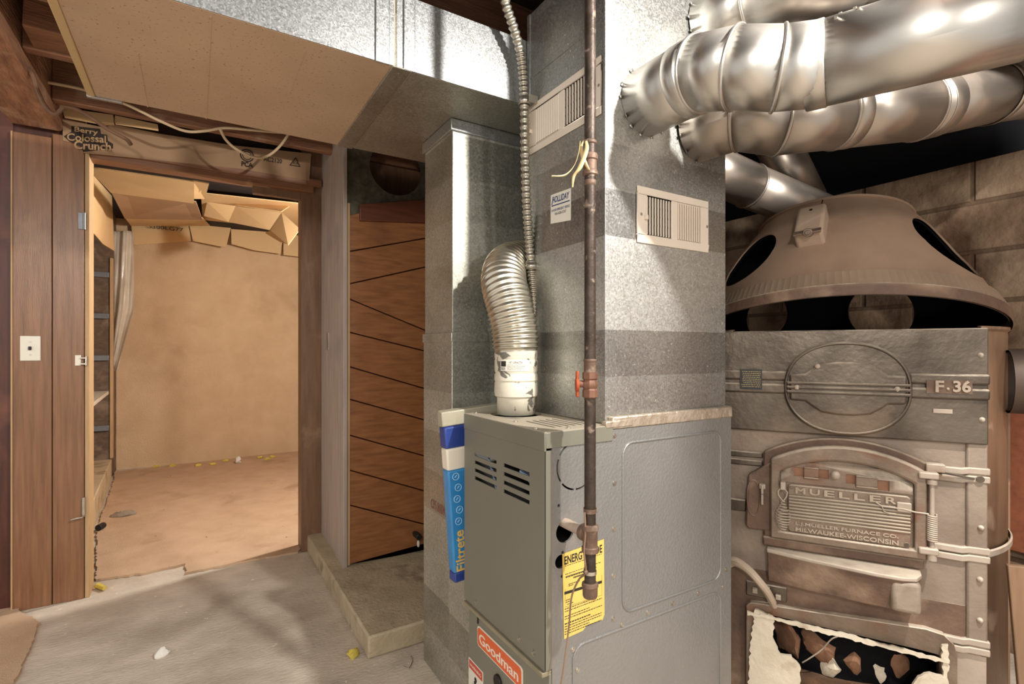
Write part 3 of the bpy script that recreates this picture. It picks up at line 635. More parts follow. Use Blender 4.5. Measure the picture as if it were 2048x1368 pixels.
build(MB().ball((BX-.0013,1.392,0.196), .008, 10, (.1,1,1)).beam((BX-.0013,1.395,0.192), (BX-.0013,1.375,0.170), .008, .003, (0,0,1)).beam((BX-.0013,1.392,0.184), (BX-.0013,1.415,0.169), .006, .003).beam((BX-.0013,1.380,0.172),(BX-.0013,1.400,0.149),.006,.003), 'warning_pictogram', INK, fu)
build(MB().cyl((.730, 1.255, .266), (.721, 1.255, .266), .020, n=28), 'sight_port', DARKMETAL, fu, bevel=.002)
build(MB().box(.7245, .729, 1.375, 1.379, .375, .412), 'door_slit', DARKMETAL, fu)
# jacket embossing, screws, label
def rr_path(x0, x1, z0, z1, r, y, n=6): return [V((x, y, z)) for x, z in rrect(x0, x1, z0, z1, r, n)]
build(MB().tube(rr_path(.967, 1.372, .50, .952, .035, FY0-.0005), .0032, 8, closed=True), 'embossed_ridge', JACKET, fu)
build(MB().tube(rr_path(.80, 1.372, -.02, .462, .035, FY0-.0005), .0032, 8, closed=True), 'embossed_ridge', JACKET, fu)
for x, z in ((.938,.975),(.938,.85),(.936,.73),(.934,.607),(.934,.495),(.965,.47),(1.06,.478),(1.16,.478),(1.27,.478),(1.385,.47),(1.40,.52),(.80,.455),(.815,.40)): build(MB().screw((x, FY0, z), (0,-1,0), .0048, .0035), 'jacket_screw', CHROME, fu)
for x, y in ((.745,1.425),(.722,1.06),(.80,1.03),(.75,1.2)): build(MB().screw((x, y, FZ),(0,0,1),.005,.004), 'lid_screw', CHROME, fu)
build(MB().box(.93, FX1+.003, FY0-.003, FY0+.018, FZ-.012, FZ+.022).box(FX1-.01, FX1+.004, FY0, FY1, FZ-.012, FZ+.022), 'foil_tape', FOIL, fu, bevel=.004, jit=.003, jscale=30)
build(MB().box(.905, 1.0, FY0-.005, FY0+.016, FZ-.006, FZ+.012), 'foil_tape', FOIL, fu, bevel=.003, jit=.005, jscale=40)
# yellow label
lb = MB().prism([V((.771, FY0-.0008, .49)), V((.83, FY0-.0008, .494)), V((.845,FY0-.0008,.505)), V((.895, FY0-.0008, .503)), V((.902, FY0-.0008, .515)), V((.900, FY0-.0008, .711)), V((.766, FY0-.0008, .700))], (0,-.0008,0))
build(lb, 'energy_label', YELLOW, fu)
LY = FY0-.0018
text('ENERGYGUIDE', 'label_lettering', INK, fu, (.772, LY, .672), (1,0,.05), (-.02,0,1), .122, .021, .0003, .02)
prn = MB(); rnd = random.Random(4)
def bar(x0, x1, z, h_=.0016): prn.box(x0, x1, LY, LY+.0004, z, z+h_)
for z in (.668, .6475): 
    x = .774
    while x < .89: l = rnd.uniform(.003, .011); bar(x, min(x+l, .893), z+.05*(x-.772), .0014); x += l+.0018
for z, x0, x1, h_ in ((.639,.776,.875,.004),(.632,.80,.86,.004),(.62,.785,.82,.002),(.616,.785,.80,.002),(.583,.776,.79,.002),(.578,.776,.79,.002),(.572,.78,.80,.002)):
    x = x0
    while x < x1: l = rnd.uniform(.002, .006); bar(x, min(x+l, x1), z+.03*(x-.77), h_); x += l+.001
prn.box(.772, .893, LY, LY+.0004, .599, .606)
for k in range(11):
    x = .773; z = .562-.0062*k
    if k in (2, 5): continue
    while x < (.893 if k % 3 else .85): l = rnd.uniform(.002, .008); bar(x, min(x+l, .893), z+.03*(x-.77), .002 if k != 6 else .003); x += l+.0016
prn.tube([(.774,LY+.0002,.612),(.774,LY+.0002,.568),(.893,LY+.0002,.568),(.893,LY+.0002,.62)], .0004, 4)
build(prn, 'label_print', INK, fu)
# ================================================================== PLENUM
PX0, PX1, PY0, PY1 = .925, 1.424, 1.03, 1.402
PZ0, PZ1 = FZ+.001, 2.288
ple = thing('plenum', 'tall square galvanized supply plenum standing on the grey furnace', 'plenum', (1.17, 1.216, PZ0))
build(MB().box(PX0, PX1, PY0, PY1, PZ0, PZ1), 'plenum_body', GALV, ple, bevel=.0015)
build(MB().box(PX0-.002, PX0-.0002, PY0, PY1, 2.075, 2.083), 'cross_seam', GALV, ple)
build(MB().box(PX0-.0045, PX0+.008, PY0-.0025, PY0+.006, PZ0, PZ1), 'corner_seam', GALV, ple, bevel=.001)
build(MB().box(PX0-.003, PX0+.003, PY1-.012, PY1+.003, 1.9, PZ1), 'rear_flange', GALV, ple, bevel=.001)
def register(name, M_, wd, ht, par, gaps):
    """a two-way stamped register; local x along the face, y out of it (negative = outwards), z up"""
    r = build(MB(M_).box(0, wd, -.004, 0, 0, .022).box(0, wd, -.004, 0, ht-.022, ht).box(0, gaps[0][0], -.004, 0, .022, ht-.022).box(gaps[0][1], gaps[1][0], -.004, 0, .022, ht-.022).box(gaps[1][1], wd, -.004, 0, .022, ht-.022), name, WHITE, par, bevel=.002)
    build(MB(M_).box(0, wd, -.0005, .0, 0, ht).box(-.001, .0, -.004, .0, 0, ht), 'back_rim', WHITE, r) if False else None
    return r
def slats(M_, par, x0, x1, ht, n, m, y0=-.0035, tilt=0, zb=.026, hw_=.20):
    s = MB(M_); stp = (x1-x0)/n
    for k in range(n+1):
        x = x0+stp*k; s.prism([(x-stp*hw_, y0, zb), (x+stp*hw_, y0, zb), (x+stp*hw_+tilt, y0+.003, zb), (x-stp*hw_+tilt, y0+.003, zb)], (0, 0, ht-2*zb))
    return build(s, 'louvers', m, par)
def make_register(M_, wd, ht, dark_first, lever_x, dark):
    g0, g1 = (.038*wd/.3, .137*wd/.3), (.163*wd/.3, .262*wd/.3)
    r = register('register', M_, wd, ht, ple, (g0, g1))
    build(MB(M_).box(g0[0], g0[1], -.0006, -.0001, .022, ht-.022) if dark_first else MB(M_).box(g1[0], g1[1], -.0006, -.0001, .022, ht-.022), 'damper_opening_shade', DARK, r)  # black sheet painted in for the shade behind the open slats
    o_ = g1 if dark_first else g0; d_ = g0 if dark_first else g1
    build(MB(M_).box(o_[0], o_[1], -.0014, -.0001, .022, ht-.022), 'closed_damper', WHITE, r)
    slats(M_, r, d_[0], d_[1], ht, 9, WHITE); slats(M_, r, o_[0], o_[1], ht, 10, WHITE, -.0055, .003, .026, .27)
    fin = MB(M_)
    for k in range(5):
        z = .03+(ht-.06)*k/4; fin.box(d_[0], d_[1], -.0014, -.0008, z-.002, z+.004)
    build(fin, 'damper_fins', DARKMETAL, r)
    build(MB(M_).box(lever_x-.004, lever_x+.004, -.014, -.003, ht*.5-.014, ht*.5-.002).box(lever_x-.0015, lever_x+.0015, -.0045, -.0035, ht*.5-.02, ht*.5+.03), 'lever', WHITE, r, bevel=.001)
    for x_ in (lever_x-.014, wd-.008): build(MB(M_).screw((x_, -.004, ht*.5), (0,-1,0), .003, .002), 'register_screw', CHROME, r)
    return r
# front register: face looks along -x, its local x runs towards the camera (-y)
MA = Matrix.Translation((PX0-.001, 1.396, 1.830)) @ Matrix(((0,1,0,0),(-1,0,0,0),(0,0,1,0),(0,0,0,1)))
ra = make_register(MA, .352, .157, False, .020, True); ra['label'] = 'register on the left face, half hidden by the iron pipe'
MBm = Matrix.Translation((1.036, PY0-.001, 1.497)) @ Matrix.Rotation(0, 4, 'Y')
rb = make_register(MBm, .300, .157, True, .028, True); rb['label'] = 'register on the right face below the round pipes'
# company sticker
SX = PX0-.0006
build(MB().prism([V((SX, 1.277, 1.585)), V((SX, 1.178, 1.575)), V((SX, 1.177, 1.668)), V((SX, 1.276, 1.672))], (-.0006,0,0)), 'company_sticker', PAPER, ple)
def stext(s, y, z, wd, ht, m, b=0., it=0.): return text(s, 'sticker_lettering', m, ple, (SX-.0008, y, z), (0,-1,-.05), (0,-.0,1), wd, ht, .0003, b, it)
stext('HOLLIDAY', 1.268, 1.645, .084, .019, INKBLUE, .02, .2)
build(MB().beam((SX-.0009,1.271,1.637),(SX-.0009,1.183,1.633),.0006,.003).beam((SX-.0009,1.270,1.640),(SX-.0009,1.262,1.664),.0006,.003), 'sticker_underline', INKBLUE, ple)
stext('24 HOUR EMERGENCY SERVICE', 1.272, 1.619, .090, .0075, INKBLUE)
stext('936-828-3757', 1.255, 1.606, .056, .0075, INK)
# ================================================================== FLUE
fl_ = thing('flue_pipe', 'flaking white and ribbed aluminium flue rising from the furnace top', 'flue', (flc[0], flc[1], FZ))
fx_, fy_ = flc
build(MB().lathe([(.058,1.004),(.058,1.055),(.060,1.058),(.060,1.06)], (fx_,fy_,0), n=40), 'adapter', PAINTFLAKE, fl_, solid=.002)
build(MB().lathe([(.060,1.056),(.0655,1.06),(.067,1.075),(.066,1.10),(.0645,1.104),(.067,1.108),(.066,1.125),(.0635,1.130),(.066,1.136),(.066,1.168),(.0645,1.172),(.066,1.176),(.066,1.20),(.064,1.202)], (fx_,fy_,0), n=44), 'connector', PAINTFLAKE, fl_)
prof = smooth([(fx_,fy_,1.195),(fx_-.003,fy_+.003,1.26),(fx_-.012,fy_+.02,1.34),(fx_-.008,fy_+.06,1.415),(fx_+.035,fy_+.11,1.475),(fx_+.11,fy_+.145,1.505),(fx_+.20,fy_+.165,1.515),(fx_+.33,fy_+.17,1.515)], 60)
pp = [prof[0]]; acc = 0; STEP = .0017
for a, b in zip(prof, prof[1:]):
    acc += (b-a).length
    if acc >= STEP: pp.append(b); acc = 0
rad = [.0705+0.0027*math.sin(k*STEP*2*math.pi/.0095) for k in range(len(pp))]
rad = [min(r, .0665) if k < 4 else r for k, r in enumerate(rad)]
build(MB().tube(pp, rad, 40, caps=False), 'flex_hose', FLEX, fl_, ang=80)
# curved label on the connector
fd = math.atan2(-fy_, -fx_)
def wrap(name, a0, a1, z0, z1, r, m, n=14):
    vs_ = []
    for k in range(n+1):
        a = a0+(a1-a0)*k/n
        for z in (z0, z1): vs_.append(V((fx_+r*math.cos(a), fy_+r*math.sin(a), z)))
    return build(MB().add(vs_, [(2*k, 2*k+2, 2*k+3, 2*k+1) for k in range(n)]), name, m, fl_, ang=80)
wrap('length_label', fd-.75, fd+.62, 1.138, 1.170, .0672, PAPER)
wrap('label_block', fd-.72, fd-.46, 1.151, 1.167, .0676, INK)
def curved(s, a0, wd, z, ht, m):
    o = text(s, 'label_lettering', m, fl_, (0,0,0), (1,0,0), (0,0,1), wd, ht, .0003)
    for v in o.data.vertices:
        p = v.co + fl_.location; a = a0+p.x/.0676; v.co = V((fx_+.0676*math.cos(a), fy_+.0676*math.sin(a), z+p.z)) - fl_.location
    return o
curved('15" LENGTH', fd-.30, .040, 1.160, .006, INK)
for k in range(4): curved('ADJUSTABLE CONNECTOR FOR GAS VENT USE ONLY'[3*k:30+3*k], fd-.40, .062-.006*k, 1.154-.0045*k, .0026, INK)
for k in range(8): wrap('barcode', fd-.72+.03*k, fd-.72+.03*k+.012, 1.140, 1.149, .0676, INK, 2)
# ================================================================== FLEXIBLE CONDUIT
cd = thing('flexible_conduit', 'ribbed steel conduit hanging from the ceiling along the plenum edge', 'conduit', tuple(onY(1071, 648, 1.37)))
cp = smooth([onY(x, y, Y) for x, y, Y in [(1004,-40,1.33),(1012,10,1.335),(1028,58,1.345),(1042,115,1.36),(1048,195,1.372),(1050,300,1.374),(1053,400,1.374),(1058,480,1.374),(1062,535,1.374),(1067,595,1.374),(1071,648,1.372)]], 40)
qq = [cp[0]]; acc = 0
for a, b in zip(cp, cp[1:]):
    acc += (b-a).length
    if acc >= .0022: qq.append(b); acc = 0
build(MB().tube(qq, [.0138+.0022*math.sin(k*2*math.pi/5.2) for k in range(len(qq))], 18), 'ribbed_conduit', CONDUIT, cd, ang=80)
sp = onY(1049, 203, 1.372)
build(MB().lathe([(.0175,-.012),(.0175,.012)], sp, (0,0,1), 24).box(sp.x, sp.x+.03, sp.y-.03, sp.y-.026, sp.z-.011, sp.z+.011), 'strap', CHROME, cd, solid=.002)
sp = onY(1062, 533, 1.374); build(MB().lathe([(.0175,-.011),(.0175,.011)], sp, (0,0,1), 24), 'strap', CHROME, cd, solid=.002)
# ================================================================== GAS PIPE
GX, GY = .778, .92
def gz(py): return 1.2+(700-py)*1.191/1030
gp = thing('gas_pipe', 'upright black iron gas pipe with orange valve in front of the furnace', 'pipe', (GX, GY, gz(1195)))
def gseg(name, y0, y1, r, m=IRONPIPE, r1=None, n=24): return build(MB().cyl((GX, GY, gz(y1)), (GX, GY, gz(y0)), r1 or r, r, n=n), name, m, gp)
gseg('pipe_length', -420, 318, .0132); gseg('pipe_length', 335, 722, .0132); gseg('pipe_nipple', 715, 748, .0135); gseg('pipe_nipple', 790, 1062, .0132); gseg('drip_leg', 1095, 1175, .0132)
def glathe(name, prof_, m, n=28, bev=0): return build(MB().lathe([(r, gz(y)) for r, y in prof_], (GX, GY, 0), n=n), name, m, gp, bevel=bev)
glathe('union_nut', [(.0132,352),(.017,350),(.0175,346),(.0175,343),(.0155,341),(.0155,322),(.018,320),(.0185,313),(.017,309),(.0135,307)], FITTING)
glathe('union_collar', [(.0132,290),(.0155,288),(.0155,283),(.0132,281)], FITTING)
glathe('union_ring', [(.0132,372),(.0145,370),(.0145,363),(.0132,361)], FITTING)
glathe('coupling', [(.0132,724),(.0155,723),(.0158,720),(.0142,718),(.0142,743),(.013,745)], FITTING)
glathe('valve_body', [(.0132,744),(.0178,745),(.0178,757),(.015,760),(.0185,766),(.0185,772),(.015,777),(.0178,780),(.0178,794),(.0132,797)], RUSTVALVE, 8)
hd = V((-.52, -.85, 0)).normalized(); vz = gz(768); vl = V((-.85, .52, 0)).normalized()
vc = V((GX, GY, vz))
vh = MB(); vh.cyl(vc+vl*.012, vc+vl*.026, .008); build(vh, 'valve_stem', RUSTVALVE, gp)
hp = vc+vl*.026
vh = MB(); vh.cyl(hp+V((0,0,-.002)), hp+vl*.008+V((0,0,-.002)), .0165, n=24); vh.prism([hp+V((0,0,.0))+hd*.008, hp+hd*-.008, hp+hd*-.007+V((0,0,.030)), hp+hd*.007+V((0,0,.030))], vl*.007); vh.prism([hp+hd*.008, hp+hd*.006+V((0,0,-.030)), hp+hd*-.006+V((0,0,-.030)), hp+hd*-.008], vl*.007)
build(vh, 'valve_handle', ORANGE, gp, bevel=.002)
glathe('pipe_clamp', [(.0134,1017),(.0152,1016),(.0152,1025),(.0134,1026)], FITTING)
glathe('tee_body', [(.0132,1048),(.0192,1050),(.0195,1058),(.0172,1061),(.0172,1092),(.0195,1094),(.0195,1103),(.0132,1106)], FITTING)
build(MB().lathe([(.0165,0),(.0165,.012),(.0195,.016),(.0195,.026),(.0132,.028)], (GX, GY, gz(1070)), (-.0,1,.0), 24), 'tee_branch', FITTING, gp)
build(MB().cyl((GX, GY+.02, gz(1070)), (.775, 1.10, gz(1070)+.004), .0125), 'gas_branch', mat('dusty_gas_branch','#b8a595','#a08d7d',rough=.6,scale=30), gp)
glathe('pipe_clamp', [(.0134,1141),(.0150,1140),(.0150,1147),(.0134,1148)], CHROME)
build(MB().ball((GX-.018, GY-.006, gz(1139)), .006), 'clamp_bolt', FITTING, gp)
glathe('end_cap', [(.0132,1164),(.0185,1166),(.0195,1171),(.0175,1174),(.0172,1190),(.0155,1194),(.0005,1195)], FITTING)
cable([(GX-.016,GY,gz(1022)),(GX-.017,GY-.004,gz(1060)),(GX-.021,GY-.004,gz(1100)),(GX-.018,GY-.006,gz(1139)),(.765,.945,gz(1165)),(.752,.955,gz(1200)),(.752,.965,gz(1260)),(.745,.965,gz(1300)),(.73,.965,gz(1368)),(.70,.97,.30)], .0022, mat('brown_ground_wire','#8d735c','#7a614c',rough=.5), 'ground_wire', 'thin brown ground wire clipped to the gas pipe, hanging down over the yellow label', 'wire', 6, 14)
# dry tape strips at the union
def ribbon(pts, wdir, wd, label):
    P = smooth(pts, 8); a = []; n = len(P)
    for i, p in enumerate(P):
        wv = V(wdir).normalized()*wd*(.35+.65*math.sin(math.pi*min(1, (i+1)/n*1.1))); a.append((p-wv, p+wv))
    vs_ = [q for pr in a for q in pr]
    o = build(MB().add(vs_, [(2*i, 2*i+2, 2*i+3, 2*i+1) for i in range(n-1)]), 'tape_strip', TAPEY, ang=80, solid=.0008); tag(o, label, 'tape', 'dry tape strips at the pipe union')
def gq(px, py, dy=0): return onY(px, py, GY+dy)
ribbon([gq(1178,340,-.017), gq(1168,320,-.012), gq(1162,295,.0), gq(1168,280,.006)], (.6,-.8,0), .005, 'short yellowed tape loop peeling at the union of the iron pipe')
ribbon([gq(1172,282,-.012), gq(1173,300,-.02), gq(1160,335,-.02), gq(1148,352,-.01), gq(1145,375,-.006)], (.8,-.5,.2), .006, 'broad yellowed tape end hanging straight down beside the iron pipe')
ribbon([gq(1160,283,.0), gq(1157,305,-.01), gq(1148,332,-.012), gq(1130,350,-.012), gq(1103,352,-.01)], (.3,-.3,.9), .004, 'long curled tape end pointing left from the iron pipe')

# ================================================================== ROUND PIPES
def miter(path, r, n=40, up0=None):
    path = [V(p) for p in path]; rs = []; u = None
    for i, p in enumerate(path):
        tin = (path[i]-path[i-1]).normalized() if i else None
        tout = (path[i+1]-path[i]).normalized() if i < len(path)-1 else None
        t = tin or tout
        if u is None: u = (V((0,0,1))-t*t.z).normalized()
        else: u = (u-t*u.dot(t)).normalized()
        b = t.cross(u); pl_n = ((tin or tout)+(tout or tin)).normalized()
        ring = []
        for k in range(n):
            a = 2*math.pi*k/n; q = p+(u*math.cos(a)+b*math.sin(a))*r
            q = q + t*((p-q).dot(pl_n)/t.dot(pl_n)); ring.append(q)
        rs.append(ring)
        if tout is not None and tin is not None:   # carry the frame through the bend
            u = (u-tout*u.dot(tout)).normalized()
    return rs
def round_pipe(name, label, path, r, names, m, beads=(), tabs=True, sleeve=None, bead_m=None, cat='pipe'):
    t = thing(name, label, cat, tuple(V(path[0])))
    rs = miter(path, r)
    # straight runs share the mitre rings
    for i, nm in enumerate(names):
        build(MB().rings([rs[i], rs[i+1]], caps=False), nm, m, t, ang=60, solid=.0016)
    for i in beads:
        c = V(path[i]); ring = [c+(q-c)*1.012 for q in rs[i]]
        build(MB().tube(ring, .0042, 8, closed=True), 'seam_bead', m, t, ang=80)
    if tabs:
        d = (V(path[1])-V(path[0])).normalized(); c = V(path[0])
        for k in range(13):
            a = 2*math.pi*(k+.6*random.random())/13; u = V((0,0,1)); b = d.cross(u).normalized()
            rad_ = u*math.cos(a)+b*math.sin(a); tg = d.cross(rad_); wt = .004+.003*random.random(); lf = .003+.008*random.random()
            p0 = c+rad_*(r-.002)+d*.002; p1 = c+rad_*(r+.006+.005*random.random())+d*lf*.7
            build(MB().add([p0-tg*wt, p0+tg*wt, p1+tg*wt, p1-tg*wt], [(0,1,2,3)]), 'collar_tab', m, t, solid=.0008, ang=20)
    return t, rs
def sleeve(t, a, b, r, m, name='band'):
    a, b = V(a), V(b); d = (b-a)
    build(MB().lathe([(r,0),(r+.002,.002),(r+.002,d.length-.002),(r,d.length)], a, d, 48), name, m, t, ang=60)
def stamp(t, s, c, axis, r, ang_from_up, wd, ht):
    """ink stamp printed round a straight pipe, reading along its axis"""
    axis = V(axis).normalized(); u = (V((0,0,1))-axis*axis.z).normalized(); b = axis.cross(u)
    o = text(s, 'stamp', flat('grey_stamp_ink', '#6b625b', .7), t, (0,0,0), (1,0,0), (0,1,0), wd, ht, .0004)
    base = t.location; c = V(c)
    for v in o.data.vertices:
        p = v.co+base; a = ang_from_up+p.y/r
        v.co = c+axis*p.x+(u*math.cos(a)+b*math.sin(a))*(r+.0006+p.z)-base
R7 = .0885
A = [V((1.069, 1.031, 1.888)), at(1400,148,1.285), at(1472,137,1.205), at(1556,139,1.175), at(1640,130,1.15), at(2048,20,.965)]
A.append(A[5]+(A[5]-A[4])*.45)
ta, rA = round_pipe('round_pipe', 'nearest round metal pipe, elbowing out of the plenum and running to the upper right', A, R7,
    ['collar','elbow_gore','elbow_gore','elbow_gore','straight_run','straight_run'], PIPE, beads=(1,2,3))
d = (A[5]-A[4]).normalized(); sleeve(ta, A[4]-d*.03, A[4]+d*.012, R7+.001, PIPE)
d0 = (A[1]-A[0]).normalized(); sleeve(ta, A[1]-d0*.05, A[1]-d0*.012, R7+.001, PIPE)
sc2 = MB()
for k, (f, a) in enumerate(((.10,.9),(.2,.55),(.22,.75),(.12,.3))):
    p = A[4]+(A[5]-A[4])*f; u = (V((0,0,1))-d*d.z).normalized(); b = d.cross(u); rd = u*math.cos(a)+b*math.sin(a)*(1 if b.dot(V((-1,-1,0))) > 0 else -1)
    build(MB().screw(p+rd*R7, rd, .004, .004), 'pipe_screw', CHROME, ta)
stamp(ta, 'D O U B', A[4]+d*.12, d, R7, -2.0, .10, .012); stamp(ta, '0159D', A[4]+d*.28, d, R7, -2.0, .06, .014)
B = [V((1.285, 1.031, 1.858)), V((1.30, .90, 1.855)), at(1556,243,1.42), at(1668,232,1.44), at(1830,217,1.50), at(1985,188,1.66), at(2060,180,1.74), at(2330,172,1.75)]
tb_, rB = round_pipe('round_pipe', 'round metal pipe passing below and behind the nearest one towards the block wall', B, R7,
    ['collar','elbow_gore','elbow_gore','straight_run','straight_run','elbow_gore','elbow_gore'], PIPE_OLD, beads=(1,2,3,4,5,6))
d = (B[4]-B[3]).normalized(); sleeve(tb_, B[3]+d*.005, B[3]+d*.045, R7+.001, PIPE_OLD)
d = (B[5]-B[4]).normalized(); sleeve(tb_, B[4]+d*.03, B[4]+d*.09, R7+.002, PIPE_OLD); sleeve(tb_, B[5]-d*.03, B[5]-d*.005, R7+.004, CHROME)
Cp = [V((1.335, 1.031, 2.185)), V((1.345, .90, 2.19)), V((1.50, .66, 2.20)), V((1.8, .2, 2.20))]
tc_, _ = round_pipe('round_pipe', 'topmost round metal pipe leaving the plenum right under the ceiling', Cp, R7, ['collar','elbow_gore','straight_run'], PIPE, beads=(1,))
Dp = [at(1395,325,2.02), at(1500,372,2.12), at(1640,428,2.30)]
td_, _ = round_pipe('round_pipe', 'dusty stamped round pipe sloping down behind the plenum to the old domed hood', Dp, .088, ['straight_run','straight_run'], PIPE_OLD, beads=(1,), tabs=False)
d = (Dp[2]-Dp[1]).normalized()
stamp(td_, '0159D', Dp[0]+d*.12, d, .088, -1.2, .07, .018); stamp(td_, 'D0159', Dp[1]+d*.03, d, .088, -1.35, .07, .018); stamp(td_, '0159D', Dp[1]+d*.19, d, .088, -1.35, .07, .018)
Fp = [V((1.15, .10, 2.08)), V((1.7, .10, 2.08)), V((2.6, .10, 2.08))]  # unseen pipe, added to block lamp light from the nearest pipe's right end
round_pipe('round_pipe', 'added unseen round pipe near the lamp, shading the end of the nearest pipe', Fp, .08, ['straight_run','straight_run'], PIPE_OLD, beads=(1,), tabs=False)
Ep = [at(1545,215,2.20), at(1555,290,2.22), at(1612,400,2.36)]
rE = miter(Ep, .085)
for k_, nm in enumerate(('branch_elbow', 'branch_run')): build(MB().rings([rE[k_], rE[k_+1]], caps=False), nm, PIPE_OLD, td_, ang=60, solid=.0016)
build(MB().tube(rE[1], .0042, 8, closed=True), 'seam_bead', PIPE_OLD, td_, ang=80)
# ================================================================== OLD COAL FURNACE
FO = V((1.7255, .818, 0)); FEX = V((.5205, -.8538, 0)).normalized(); FEY = V((.8538, .5205, 0)).normalized()
FM = Matrix(((FEX.x, FEY.x, 0, FO.x), (FEX.y, FEY.y, 0, FO.y), (0, 0, 1, 0), (0, 0, 0, 1)))
def fl2(px, py, y=0):
    """photo pixel to (x, z) on the furnace's own front plane, y deep"""
    r = ray(px, py); o_ = FO+FEY*y; k = o_.dot(FEY)/r.dot(FEY); p = r*k-o_
    return p.dot(FEX), 1.2+p.z if False else 1.2+r.z*k
def L(x, y, z): return FM @ V((x, y, z))
def fb(): return MB(FM)
def fpoly(pts, y, d): return fb().prism([V((x, y, z)) for x, z in pts], (0, d, 0))
R0, CY = .468, .375
of = thing('old_furnace', 'big old rusty cast-iron coal furnace with domed hood and open ash door', 'furnace', tuple(L(0, CY, 0)))
aw = math.asin(.325/R0)
build(fb().lathe([(R0,0),(R0,1.255),(R0+.006,1.262),(R0+.006,1.268),(R0-.004,1.268)], (0,CY,0), (0,0,1), 96, -math.pi/2+aw, 1.5*math.pi-aw, ref=(1,0,0)), 'casing', CASING, of, solid=.004)
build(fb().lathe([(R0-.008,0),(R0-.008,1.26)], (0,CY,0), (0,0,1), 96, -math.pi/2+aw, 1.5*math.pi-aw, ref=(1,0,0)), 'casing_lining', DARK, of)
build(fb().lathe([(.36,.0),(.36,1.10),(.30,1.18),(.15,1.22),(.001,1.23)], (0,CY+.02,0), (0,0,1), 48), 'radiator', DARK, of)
build(fb().lathe([(R0+.008,0),(R0+.011,.004),(R0+.011,.018),(R0+.008,.022)], (0,CY,.60), (0,0,1), 96, -math.pi/2+aw, math.pi*.6, ref=(1,0,0)), 'casing_band', OLDPALE, of, solid=.003)
build(fb().box(R0+.001, R0+.01, CY-.06, CY-.04, .02, 1.2), 'casing_seam', CASING, of)
# hood
TILT = math.radians(-14)
HM = FM @ Matrix.Translation((0, CY, 1.285)) @ Matrix.Rotation(TILT, 4, 'X')
def hb(): return MB(HM)
HP = [(.476,-.004),(.458,.040),(.447,.052),(.424,.105),(.388,.185),(.345,.260),(.300,.330),(.262,.385),(.256,.398)]
hood = build(hb().lathe(HP+[(r-.005, h-.002) for r, h in HP[::-1]]+HP[:1], (0,0,0), (0,0,1), 128, ref=(1,0,0)), 'hood_cone', HOOD, of, ang=40)
HL = [(r-.009, h-.004) for r, h in HP]
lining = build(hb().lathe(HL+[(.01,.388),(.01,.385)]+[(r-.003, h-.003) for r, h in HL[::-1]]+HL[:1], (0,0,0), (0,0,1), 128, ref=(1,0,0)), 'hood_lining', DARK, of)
build(hb().lathe([(.259,.392),(.23,.398),(.001,.400)], (0,0,0), (0,0,1), 64, ref=(1,0,0)), 'hood_cap', HOOD, of)
build(hb().lathe([(.257,.394),(.261,.398),(.261,.403),(.255,.405)], (0,0,0), (0,0,1), 96), 'hood_top_ring', HOOD, of, solid=.002)
holes = []
for th, h_, r_ in ((54, .20, .135), (-50, .19, .118), (149, .16, .120), (217, .15, .10)):
    a = math.radians(th); dr = V((math.sin(a), -math.cos(a), 0)); rr_ = .447-.172*(h_-.05)/.31
    nn = (dr*.87+V((0,0,.49))).normalized(); c = dr*rr_+V((0,0,h_))
    holes.append(hb().cyl(c-nn*.06, c+nn*.10, r_, n=40))
cut(hood, holes); cut(lining, holes)
build(hb().lathe([(.480,-.040),(.484,-.034),(.484,-.008),(.480,-.003),(.473,-.003),(.473,-.040)], (0,0,0), (0,0,1), 128), 'hood_rim', OLDRUST, of)
cr = hb(); nC = 300; rs0 = []; rs1 = []
for k in range(nC):
    a = 2*math.pi*k/nC; w_ = .0018*(k % 2)
    rs0.append(V((math.cos(a)*(.480+w_), math.sin(a)*(.480+w_), -.004))); rs1.append(V((math.cos(a)*(.459+w_), math.sin(a)*(.459+w_), .044)))
cr.rings([rs0, rs1], caps=False); build(cr, 'crimped_band', mat('crimped_band','#a8937f','#97826e',rough=.5,metal=.4,scale=8), of, ang=20)
# control box on the hood
cx_, cz_ = fl2(1610, 460, .12)
th = math.radians(-14); BMx = HM @ Matrix.Rotation(th, 4, 'Z') @ Matrix.Translation((0, -.366, .238)) @ Matrix.Rotation(math.radians(-30), 4, 'X')
build(MB(BMx).box(-.042, .042, -.045, .025, -.075, .080), 'control_box', mat('dusty_control_box','#b09a86','#a08a76',rough=.65,scale=9,dust=('#b8a28e',.6)), of, bevel=.010, seg=3)
build(MB(BMx).box(-.040, .040, -.052, -.044, -.088, -.070).cyl((.004,-.04,-.072), (.004,-.055,-.092), .014, n=20).cyl((.004,-.05,-.085), (.004,-.058,-.097), .008, n=16), 'conduit_entry', mat('box_fitting','#8d7a69','#75645a',rough=.45,metal=.6,scale=20), of, bevel=.002)
build(MB(BMx).cyl((0,-.046,.05), (0,-.044,.05), .005, n=12), 'box_pin', DARKMETAL, of)
build(MB(BMx).beam((.02,-.02,.075),(.024,-.02,.135),.003,.003), 'hood_pin', DARKMETAL, of)
